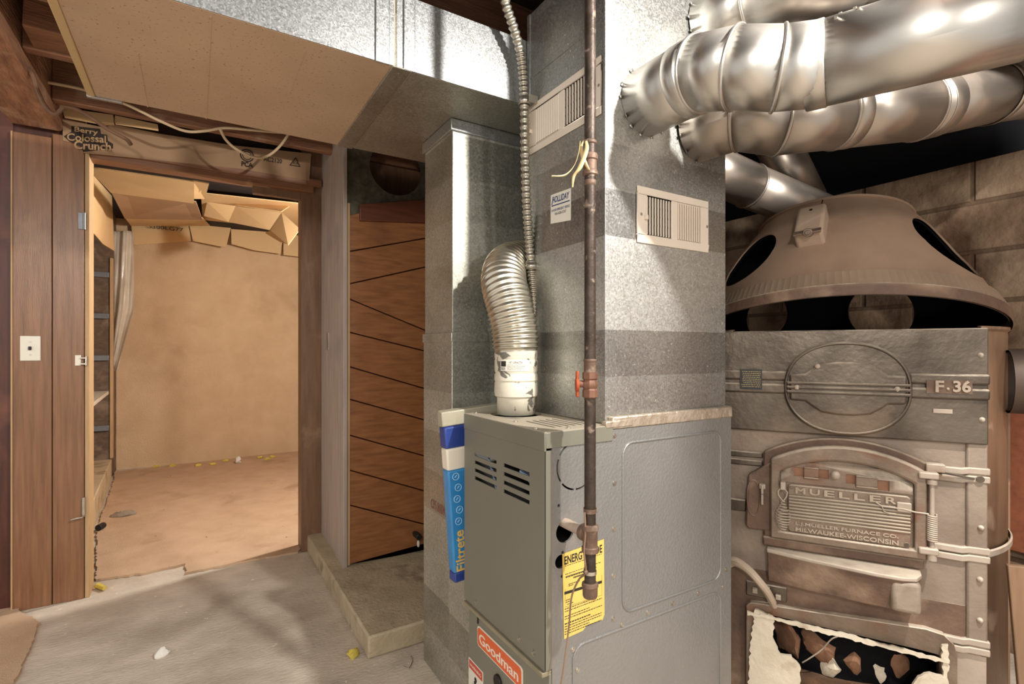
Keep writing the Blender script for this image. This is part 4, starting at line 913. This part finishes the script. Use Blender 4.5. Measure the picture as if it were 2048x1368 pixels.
# front plates
UY = -.022
build(fb().box(-.37, .330, UY, .01, .935, 1.262), 'upper_front_plate', OLDIRON, of, bevel=.004)
build(fb().box(-.37, .330, -.002, .012, .345, .94), 'middle_front_plate', MIDIRON, of)
build(fb().box(-.37, -.285, -.002, .012, 0, .35), 'lower_front_plate', OLDRUST, of)
build(fb().box(.255, .330, -.004, .012, 0, .35), 'lower_front_plate', OLDPALE, of)
build(fb().box(.285, .332, -.012, .01, .345, .945), 'side_stile', MIDIRON, of, bevel=.006)
bmid = 1.096
for x0, x1 in ((-.37, -.158), (.150, .331)):
    build(fb().box(x0, x1, UY-.012, UY+.002, bmid+.006, 1.132), 'raised_band', OLDIRON, of, bevel=.006)
    build(fb().box(x0, x1, UY-.012, UY+.002, 1.060, bmid-.005), 'raised_band', OLDIRON, of, bevel=.006)
# oval cast disc
def oval(rx, rz, n=64, p=2.2, cz=1.083, cx=-.008):
    return [(cx+rx*math.copysign(abs(math.cos(a))**(2/p), math.cos(a)), cz+rz*math.copysign(abs(math.sin(a))**(2/p), math.sin(a))) for a in [2*math.pi*k/n for k in range(n)]]
build(fpoly(oval(.166, .143), UY-.016, .02), 'oval_cover', OLDIRON, of, bevel=.005, ang=50)
build(fb().tube([V((x, UY-.017, z)) for x, z in oval(.160, .137)], .004, 8, closed=True), 'cover_rim', OLDIRON, of, ang=80)
ins = [(-.158,1.124),(-.115,1.126),(-.098,1.140),(-.072,1.158),(-.03,1.164),(.015,1.164),(.055,1.158),(.082,1.140),(.098,1.126),(.142,1.124)]
bot = [(x, 2*1.083-z) for x, z in reversed(ins)]
build(fpoly(ins+bot, UY-.028, .014), 'cover_boss', OLDIRON, of, bevel=.006)
for z in (1.097, 1.083, 1.069):
    build(fb().box(-.166, .150, UY-.037, UY-.026, z-.004, z+.004), 'cover_rib', OLDIRON, of, bevel=.0025)
for x, z in ((-.082,1.150),(-.138,1.083),(.118,1.086)): build(fb().ball((x, UY-.033, z), .008, 10, (1,.7,1)), 'bolt_head', OLDPALE, of)
for x, z in ((.313,1.185),(.316,1.005),(.316,.70),(.314,.555),(.314,.44)): build(fb().ball((x, UY+.004 if z > .94 else -.012, z), .008, 10, (1,1.4,1)), 'bolt_head', OLDPALE, of)
# F 36 plate, rating plate, small plate
x0, z0 = fl2(1853, 786, UY-.014); x1, z1 = fl2(1945, 762, UY-.014)
build(fb().box(x0, x1, UY-.0145, UY-.010, z0, z1), 'size_plate', OLDRUST, of)
def ft(s, name, px0, py0, px1, ht, y, m=OLDLETTER, dep=.004, bold=.02):
    xa, za = fl2(px0, py0, y); xb, _ = fl2(px1, py0, y)
    return text(s, name, m, of, L(xa, y, za), FEX, (0,0,1), xb-xa, ht, dep, bold)
ft('F', 'raised_letter', 1870, 784, 1887, .033, UY-.0145, dep=.006, bold=.03)
ft('36', 'raised_number', 1905, 784, 1941, .033, UY-.0145, dep=.006, bold=.03)
build(fb().ball((fl2(1896,778,UY-.016)[0], UY-.016, fl2(1896,778,UY-.016)[1]), .004), 'raised_dot', OLDLETTER, of)
xa, za = fl2(1866, 826, UY-.001); xb, zb = fl2(1905, 819, UY-.001)
build(fb().box(xa, xb, UY-.003, UY, za, zb), 'tag_plate', OLDPALE, of, bevel=.001)
xa, za = fl2(1480, 778, UY-.013); xb, zb = fl2(1524, 739, UY-.013)
build(fb().box(xa, xb, UY-.0145, UY-.012, za, zb), 'rating_plate', mat('rating_plate_black','#2a2621','#211e1a',rough=.4,scale=30), of)
pr = fb(); rnd = random.Random(9)
for k in range(9):
    z = zb-.006-(zb-za-.01)*k/9; x = xa+.004+rnd.uniform(0,.006)
    while x < xb-.005: l = rnd.uniform(.002,.006); pr.box(x, min(x+l, xb-.004), UY-.0149, UY-.0144, z-.0022, z); x += l+.0016
build(pr, 'rating_print', flat('brass_print','#a8966a',.5), of)
# fire door frame and door
def arch(xl, xr, zb_, zs, za_, n=16):
    pts = [(xl, zb_), (xr, zb_), (xr, zs)]
    cxm = (xl+xr)/2; hw = (xr-xl)/2; sag = za_-zs; R = (hw*hw+sag*sag)/(2*sag); a = math.asin(hw/R)
    for k in range(1, n): t = a-2*a*k/n; pts.append((cxm+R*math.sin(t), za_-R+R*math.cos(t)))
    return pts+[(xl, zs)]
def frame_ring(outer, inner, y, d):
    n = len(outer); m_ = fb()
    o_ = [V((x, y, z)) for x, z in outer]; i_ = [V((x, y, z)) for x, z in inner]; D = V((0, d, 0))
    vs_ = o_+i_+[p+D for p in o_]+[p+D for p in i_]; fs = []
    for k in range(n):
        j = (k+1) % n; fs += [(k, j, n+j, n+k), (2*n+k, 3*n+k, 3*n+j, 2*n+j), (k, 2*n+k, 2*n+j, j), (n+k, n+j, 3*n+j, 3*n+k)]
    return m_.add(vs_, fs)
build(fpoly(arch(-.232, .200, .592, .868, .928), -.030, .03), 'door_frame', OLDRUST, of, bevel=.005)
fd_ = build(fpoly(arch(-.205, .182, .606, .852, .907), -.044, .016), 'fire_door', OLDDOOR, of, bevel=.003)
build(frame_ring(arch(-.212, .186, .602, .852, .908), arch(-.186, .158, .626, .815, .862), -.062, .03), 'door_border', OLDDOOR, of, bevel=.007)
PY = -.050
vent_c = [fb().box(x0, x1, -.08, -.039, z0, z1) for x0, x1, z0, z1 in ((-.146,-.118,.803,.832),(-.080,-.052,.803,.832),(-.008,.018,.795,.824),(.070,.100,.785,.815))]
vp = build(fb().box(-.182, .155, PY, -.043, .782, .818).prism([V((-.182,PY,.818)), V((.155,PY,.818)), V((.10,PY,.848)), V((-.12,PY,.848))], (0,.007,0)), 'door_panel', OLDDOOR, of)
cut(vp, vent_c)
build(fb().box(-.150, .104, -.0446, -.0440, .78, .84), 'draft_openings', mat('rust_orange_iron','#8f6850','#7a5540',rough=.75,scale=20), of)
for x0, x1, z in ((-.119,-.079,.8175),(.017,.071,.806)):
    sl_ = fb(); sl_.box(x0, x1, PY-.004, PY, z-.013, z+.013); sl_.box(x0, x1, PY-.009, PY, z+.013, z+.018); sl_.box(x0, x1, PY-.009, PY, z-.018, z-.013)
    build(sl_, 'draft_slide', OLDDOOR, of, bevel=.002)
kx, kz = fl2(1671, 950, -.075)
build(fb().cyl((kx, PY, kz), (kx, -.07, kz), .006).ball((kx, -.076, kz), .0125, 16), 'draft_knob', OLDPALE, of)
# name plate
NY = -.056
npz0, npz1 = .628, .777
def rrx(x0, x1, z0, z1, r): return rrect(x0, x1, z0, z1, r)
build(fpoly(rrx(-.163, .150, npz0, npz1, .012), NY, .014), 'name_plate', OLDDOOR, of, bevel=.003)
rb_ = fb()
for k in range(8):
    z = .742-.0098*k; rb_.tube([(-.160, NY-.001, z), (.148, NY-.001, z)], .0036, 8)
build(rb_, 'plate_ribs', mat('rib_iron','#a39684','#8e8272',rough=.5,metal=.3,scale=12), of, ang=80)
for k, ch in enumerate('MUELLER'):
    xx = -.142+.0385*k; text(ch, 'raised_letter', OLDLETTER, of, L(xx, NY, .7515), FEX, (0,0,1), .027, .019, .005, .02)
text('L.J.MUELLER FURNACE CO.', 'raised_lettering', OLDLETTER, of, L(-.142, NY, .650), FEX, (0,0,1), .262, .0125, .004, .02)
text('MILWAUKEE-WISCONSIN', 'raised_lettering', OLDLETTER, of, L(-.142, NY, .633), FEX, (0,0,1), .262, .0125, .004, .02)
for x, z in ((-.152,.768),(.139,.638)): build(fb().cyl((x,NY-.003,z),(x,NY,z),.0055), 'plate_screw', OLDIRON, of)
# coil handle
hx, hz = fl2(1566, 1035, -.085)
hp_ = []
N_ = 11*18
for k in range(N_+1):
    t = k/N_; z = .728-.095*t; rr_ = .004+.016*math.sin(math.pi*min(1, t*.96+.02))**1.2*(1 if t > .3 else .55+.45*t/.3)
    a = 2*math.pi*11*t; hp_.append((hx+rr_*math.cos(a), -.085+rr_*math.sin(a), z))
build(fb().tube(hp_, .0016, 6).tube([(hx,-.085,.728),(hx-.012,-.085,.745),(hx-.014,-.083,.757),(hx-.006,-.08,.768),(hx+.002,-.08,.770),(hx+.012,-.083,.757),(hx+.010,-.085,.745),(hx,-.085,.728)], .002, 6), 'coil_handle', OLDPALE, of, ang=80)
build(fb().box(hx-.007, hx+.007, -.088, -.06, .764, .788), 'handle_lug', OLDPALE, of, bevel=.002)
# catch plate on the left
cpts = [fl2(x, y, -.03) for x, y in [(1545,922),(1497,950),(1491,1050),(1497,1057),(1548,1062)]]
build(fpoly(cpts, -.034, .034), 'catch_plate', OLDRUST, of, bevel=.005)
build(fb().tube([V((x, -.035, z)) for x, z in [(-.262+.018*math.cos(a), .715+.058*math.copysign(abs(math.sin(a))**.7, math.sin(a))) for a in [2*math.pi*k/24 for k in range(24)]]], .0025, 6, closed=True), 'catch_ridge', OLDRUST, of)
build(fb().box(-.245,-.226,-.05,-.03,.75,.766).box(-.24,-.232,-.055,-.03,.70,.765).box(-.24,-.232,-.055,-.03,.73,.74), 'catch_hook', OLDPALE, of, bevel=.003)
# hinge side
def fbx(px0, px1, py0, py1, y, d, name, m=OLDPALE, bev=.003):
    xa, za = fl2(px0, py1, y); xb, zb = fl2(px1, py0, y)
    return build(fb().box(xa, xb, y, y+d, za, zb), name, m, of, bevel=bev)
hgx, _ = fl2(1864, 1000, -.06)
build(fb().cyl((hgx, -.06, .625), (hgx, -.06, .835), .006).cyl((hgx, -.06, .605), (hgx, -.06, .622), .011).cyl((hgx,-.06,.82),(hgx,-.06,.832),.012), 'hinge_pin', OLDPALE, of)
cl_ = [(hgx+.0105*math.cos(2*math.pi*13*k/260), -.06+.0105*math.sin(2*math.pi*13*k/260), .735-.075*k/260) for k in range(261)]
build(fb().tube(cl_, .0026, 6), 'hinge_spring', OLDPALE, of, ang=80)
for z in (.835, .621): build(fb().box(.165, hgx+.014, -.072, -.045, z, z+.019), 'hinge_lug', OLDPALE, of, bevel=.004)
build(fb().box(.188, .206, -.04, -.005, .63, .85), 'hinge_post', OLDRUST, of, bevel=.003)
build(fb().tube([V((hgx-.008,-.062,.735)), V((hgx-.04,-.066,.737)), V((.13,-.066,.742)), V((.08,-.062,.742)), V((.065,-.06,.752))], .0022, 6).tube([V((.08,-.062,.742)), V((.085,-.062,.728)), V((.10,-.062,.722))], .0016, 6), 'tie_wire', OLDPALE, of)
build(fb().box(.115, .150, -.066, -.055, .732, .760), 'wire_lug', OLDPALE, of, bevel=.003)
for zc, nm in ((.846, 'hinge_strap'), (.622, 'hinge_strap'), (.362, 'lower_strap')):
    m_ = fb()
    for dz in (.011, -.012):
        m_.prism([V((.205,-.016,zc+dz+.009)), V((.275,-.016,zc+dz+.007)), V((.290,-.016,zc+dz+.011)), V((.336,-.016,zc+dz+.011)), V((.336,-.016,zc+dz-.008)), V((.290,-.016,zc+dz-.008)), V((.275,-.016,zc+dz-.012)), V((.205,-.016,zc+dz-.009))], (0,.016,0))
    build(m_, nm, OLDPALE, of, bevel=.003)
build(fb().box(.188,.232,-.04,-.012,.850,.874), 'strap_bracket', OLDPALE, of, bevel=.003)
build(fb().cyl((.313,-.022,.838),(.313,-.012,.838),.009).beam((.225,-.03,.850),(.30,-.02,.838),.004,.006), 'strap_pin', OLDIRON, of)
# ledge and shelf scoop
build(fb().box(-.235, .185, -.038, 0, .565, .596), 'ledge', OLDRUST, of, bevel=.006)
sc = [(-.222,0),(-.222,-.05),(-.10,-.082),(.06,-.108),(.12,-.110),(.155,-.098),(.172,-.065),(.178,0)]
fs_ = fb(); top = [V((x, y, .552)) for x, y in sc]; bot = [V((x*.97-.004, y*.72, .452)) for x, y in sc]
fs_.rings([bot, top], caps=True)
build(fs_, 'ash_scoop', OLDRUST, of, bevel=.004)
rim = [(x, y) for x, y in sc[1:-1]]
build(fb().rings([[V((x, y, .549)) for x, y in sc], [V((x, y-.004, .5515)) for x, y in sc], [V((x, y-.003, .560)) for x, y in sc], [V((x, y*.97, .562)) for x, y in sc]], caps=True), 'scoop_top', OLDPALE, of, bevel=.002)
build(fb().box(.095, .165, -.108, -.03, .458, .548), 'scoop_end', mat('grey_scoop_end','#a09284','#857767',rough=.55,metal=.2,scale=16,bump=.2), of, bevel=.012, seg=3)
# ash door surround
def open_frame():
    outer = [(-.285,-.0),(-.285,.352),(-.27,.366),(.190,.392),(.232,.385),(.255,.362),(.262,.33),(.262,0)]
    inner = [(-.205,-.0),(-.205,.330),(-.20,.332),(.17,.322),(.20,.320),(.224,.318),(.228,.31),(.228,0)]
    n = len(outer); m_ = fb(); y, D = -.026, .028
    o_ = [V((x, y, z)) for x, z in outer]; i_ = [V((x, y+.012, z)) for x, z in inner]; dv = V((0, D, 0))
    vs_ = o_+i_+[p+dv for p in o_]+[p+dv for p in i_]; fs = []
    for k in range(n-1):
        j = k+1; fs += [(k, j, n+j, n+k), (2*n+k, 3*n+k, 3*n+j, 2*n+j), (k, 2*n+k, 2*n+j, j), (n+k, n+j, 3*n+j, 3*n+k)]
    return m_.add(vs_, fs)
build(open_frame(), 'ash_door_frame', OLDDOOR, of, bevel=.003)
build(fb().box(-.37, .33, -.004, .008, .336, .47), 'ash_front_plate', OLDRUST, of)
def jag(pts, amp=.004, step=.01):
    out = []
    for i, a in enumerate(pts):
        b = pts[(i+1) % len(pts)]; n = max(1, int(math.hypot(b[0]-a[0], b[1]-a[1])/step))
        for k in range(n): out.append((a[0]+(b[0]-a[0])*k/n+random.uniform(-amp, amp), a[1]+(b[1]-a[1])*k/n+random.uniform(-amp, amp)))
    return out
ab = [fl2(x, y, -.03) for x, y in [(1510,1218),(1546,1232),(1549,1262),(1545,1275),(1556,1302),(1562,1310),(1580,1312),(1600,1330),(1603,1380),(1600,1440),(1508,1440),(1496,1368),(1502,1280)]]
build(fpoly(jag(ab), -.032, .010), 'insulation_board', ASBESTOS, of)
build(fpoly(jag([(-.28,.338),(-.10,.336),(.10,.326),(.24,.318),(.24,.308),(.10,.314),(-.10,.322),(-.2,.328),(-.28,.328)], .003), -.036, .008), 'frayed_edge', ASBESTOS, of)
ab = [fl2(x, y, -.03) for x, y in [(1885,1290),(1897,1292),(1898,1440),(1825,1440),(1822,1385),(1835,1352),(1860,1346),(1884,1350)]]
build(fpoly(jag(ab), -.030, .010), 'insulation_board', ASBESTOS, of)
build(fb().box(-.23, .25, .25, .26, 0, .38).box(-.24,-.23,.01,.26,0,.38).box(.25,.26,.01,.26,0,.38).box(-.24,.26,.01,.26,.37,.38), 'ash_pit_walls', OLDRUST, of)
# bracket with flexible feed
build(fb().box(-.285, -.165, -.012, 0, .382, .43), 'feed_bracket', OLDIRON, of, bevel=.003)
for x, z in ((-.258,.405),(-.222,.418),(-.19,.398)): build(fb().box(x-.008, x+.008, -.024, -.01, z-.008, z+.008), 'bracket_nut', OLDPALE, of, bevel=.002)
fe = []
for x, y, yy in [(1448,1128,-.03),(1465,1120,-.04),(1483,1128,-.05),(1500,1142,-.055),(1520,1165,-.055),(1535,1185,-.05),(1545,1205,-.03)]:
    xa, za = fl2(x, y, yy); fe.append(V((xa, yy, za)))
build(fb().tube(smooth(fe, 6), .0125, 10).tube(smooth([p+V((.006,-.008,-.008)) for p in fe], 6), .009, 8), 'feed_tubes', mat('dusty_hose','#b3a08c','#9c8975',rough=.6,scale=20,dust=('#cdbba6',.6)), of)
# lower left strips beside the grey furnace
build(fb().box(-.37,-.235,-.012,0,.842,.862).box(-.37,-.235,-.012,0,.815,.835), 'raised_band', OLDIRON, of, bevel=.004)
build(fb().box(-.37,-.285,-.014,0,.66,.70), 'raised_band', OLDIRON, of, bevel=.004)
# smoke collar at the right side
sc0 = L(.455, .16, 1.105); ad = (FEX*.86-FEY*.10).normalized()
build(MB().lathe([(.095,-.03),(.095,.035),(.112,.04),(.116,.048),(.112,.056),(.09,.056),(.088,-.03)], sc0, ad, 48), 'smoke_collar', mat('dark_collar_iron','#54443a','#3f332b',rough=.6,scale=9,metal=.3), of)
# heap and clinkers inside the ash pit
hp = build(MB(FM).prism([V((-.228,.012,.001)), V((.248,.012,.001)), V((.248,.012,.13)), V((.1,.012,.16)), V((-.1,.012,.15)), V((-.228,.012,.13))], (0,.236,0)), 'ash_heap', mat('ash_soil','#6b4f3b','#46331f',rough=.95,scale=14,bump=.8,bs=30), jit=.008, jscale=14)
tag(hp, 'dark heap of ash filling the bottom of the open ash pit', 'ash', kind='stuff')
CL = [(-.155,.10,.16,.055,'clinker lump by the left edge of the ash pit'),(-.06,.06,.175,.062,'split brown clinker in the middle front of the ash pit'),(-.005,.085,.16,.05,'leaning brown clinker slab right of the split lump'),(-.10,.15,.21,.06,'dark clinker stacked behind the split lump'),
      (.03,.16,.20,.07,'broad dark clinker at the back of the ash pit'),(.11,.12,.165,.055,'clinker lump on the right of the ash pit'),(.165,.15,.185,.05,'small dark clinker near the right wall of the ash pit'),(-.165,.17,.235,.055,'topmost dark clinker at the back left of the ash pit'),(.07,.06,.135,.04,'pale-crusted clinker at the front right of the ash pit'),(-.04,.03,.125,.035,'pale chip at the front of the ash pit')]
for i, (x, y, z, r, lab) in enumerate(CL):
    bm = bmesh.new(); bmesh.ops.create_icosphere(bm, subdivisions=3, radius=1); rn = random.Random(i*7+1)
    sc_v = V((rn.uniform(.8,1.2), rn.uniform(.7,1), rn.uniform(.8,1.2))); off = V((i*3.1, 0, 0)); pl_ = [V((rn.uniform(-1,1), rn.uniform(-1,1), rn.uniform(-1,1))).normalized() for _ in range(9)]
    for v in bm.verts:
        n_ = v.co.normalized(); q = n_.copy(); dmax = 1
        for a in pl_:
            dd_ = q.dot(a)
            if dd_ > .62: q -= a*(dd_-.62)
        q *= 1+.10*mnoise.noise(n_*3+off); v.co = V((q.x*sc_v.x, q.y*sc_v.y, q.z*sc_v.z))*r*1.42
    mb = MB(FM @ Matrix.Translation((x, y*.8+.03, z+.055)) @ Matrix.Rotation(rn.uniform(0,3), 4, 'Z'))
    bm.verts.index_update(); mb.add([v.co for v in bm.verts], [[v.index for v in f.verts] for f in bm.faces]); bm.free()
    o = build(mb, 'clinker', CLINKER if 'pale' not in lab else ASBESTOS, ang=25); tag(o, lab, 'clinker', 'burnt clinkers in the ash pit')
cable([L(*p) for p in [(.0,-.012,.322),(-.03,-.01,.305),(-.045,-.008,.29),(-.07,-.005,.25),(-.10,.0,.215),(-.12,.01,.19)]], .0022, OLDPALE, 'bent_wire', 'bent rusty wire poking into the open ash pit', 'wire', 6)
# right of the furnace: boards, dark junk
o = build(MB().beam(L(.44,.0,.0), L(.405,.02,.60), .05, .02, tuple(FEY)), 'old_board', WOODFENCE, bevel=.003); tag(o, 'weathered brown board standing against the furnace casing at the right edge', 'board')
o = build(MB().beam(L(.485,.0,.0), L(.475,.02,.43), .045, .02, tuple(FEY)), 'old_board', WOODFENCE, bevel=.003, jit=.004); tag(o, 'short broken brown board at the far right bottom beside the furnace', 'board')
o = build(MB().box(2.70, 2.745, -.9, .72, .42, 1.02), 'red_board', REDBOARD, bevel=.004); tag(o, 'red-brown wood panel leaning on the block wall at the right edge', 'board')
o = build(MB().box(2.5, 2.72, -.5, .5, .0, .40), 'dark_crate', DARKMETAL, bevel=.01); tag(o, 'dark bin in the shadow below the red-brown wood panel', 'bin')
o = build(MB().ball(L(.515,.05,.52), .014, 8, (.7,1,1.3)), 'wire_nut', LINT, jit=.006, jscale=60); tag(o, 'small white scrap stuck at the casing by the right edge', 'scrap')
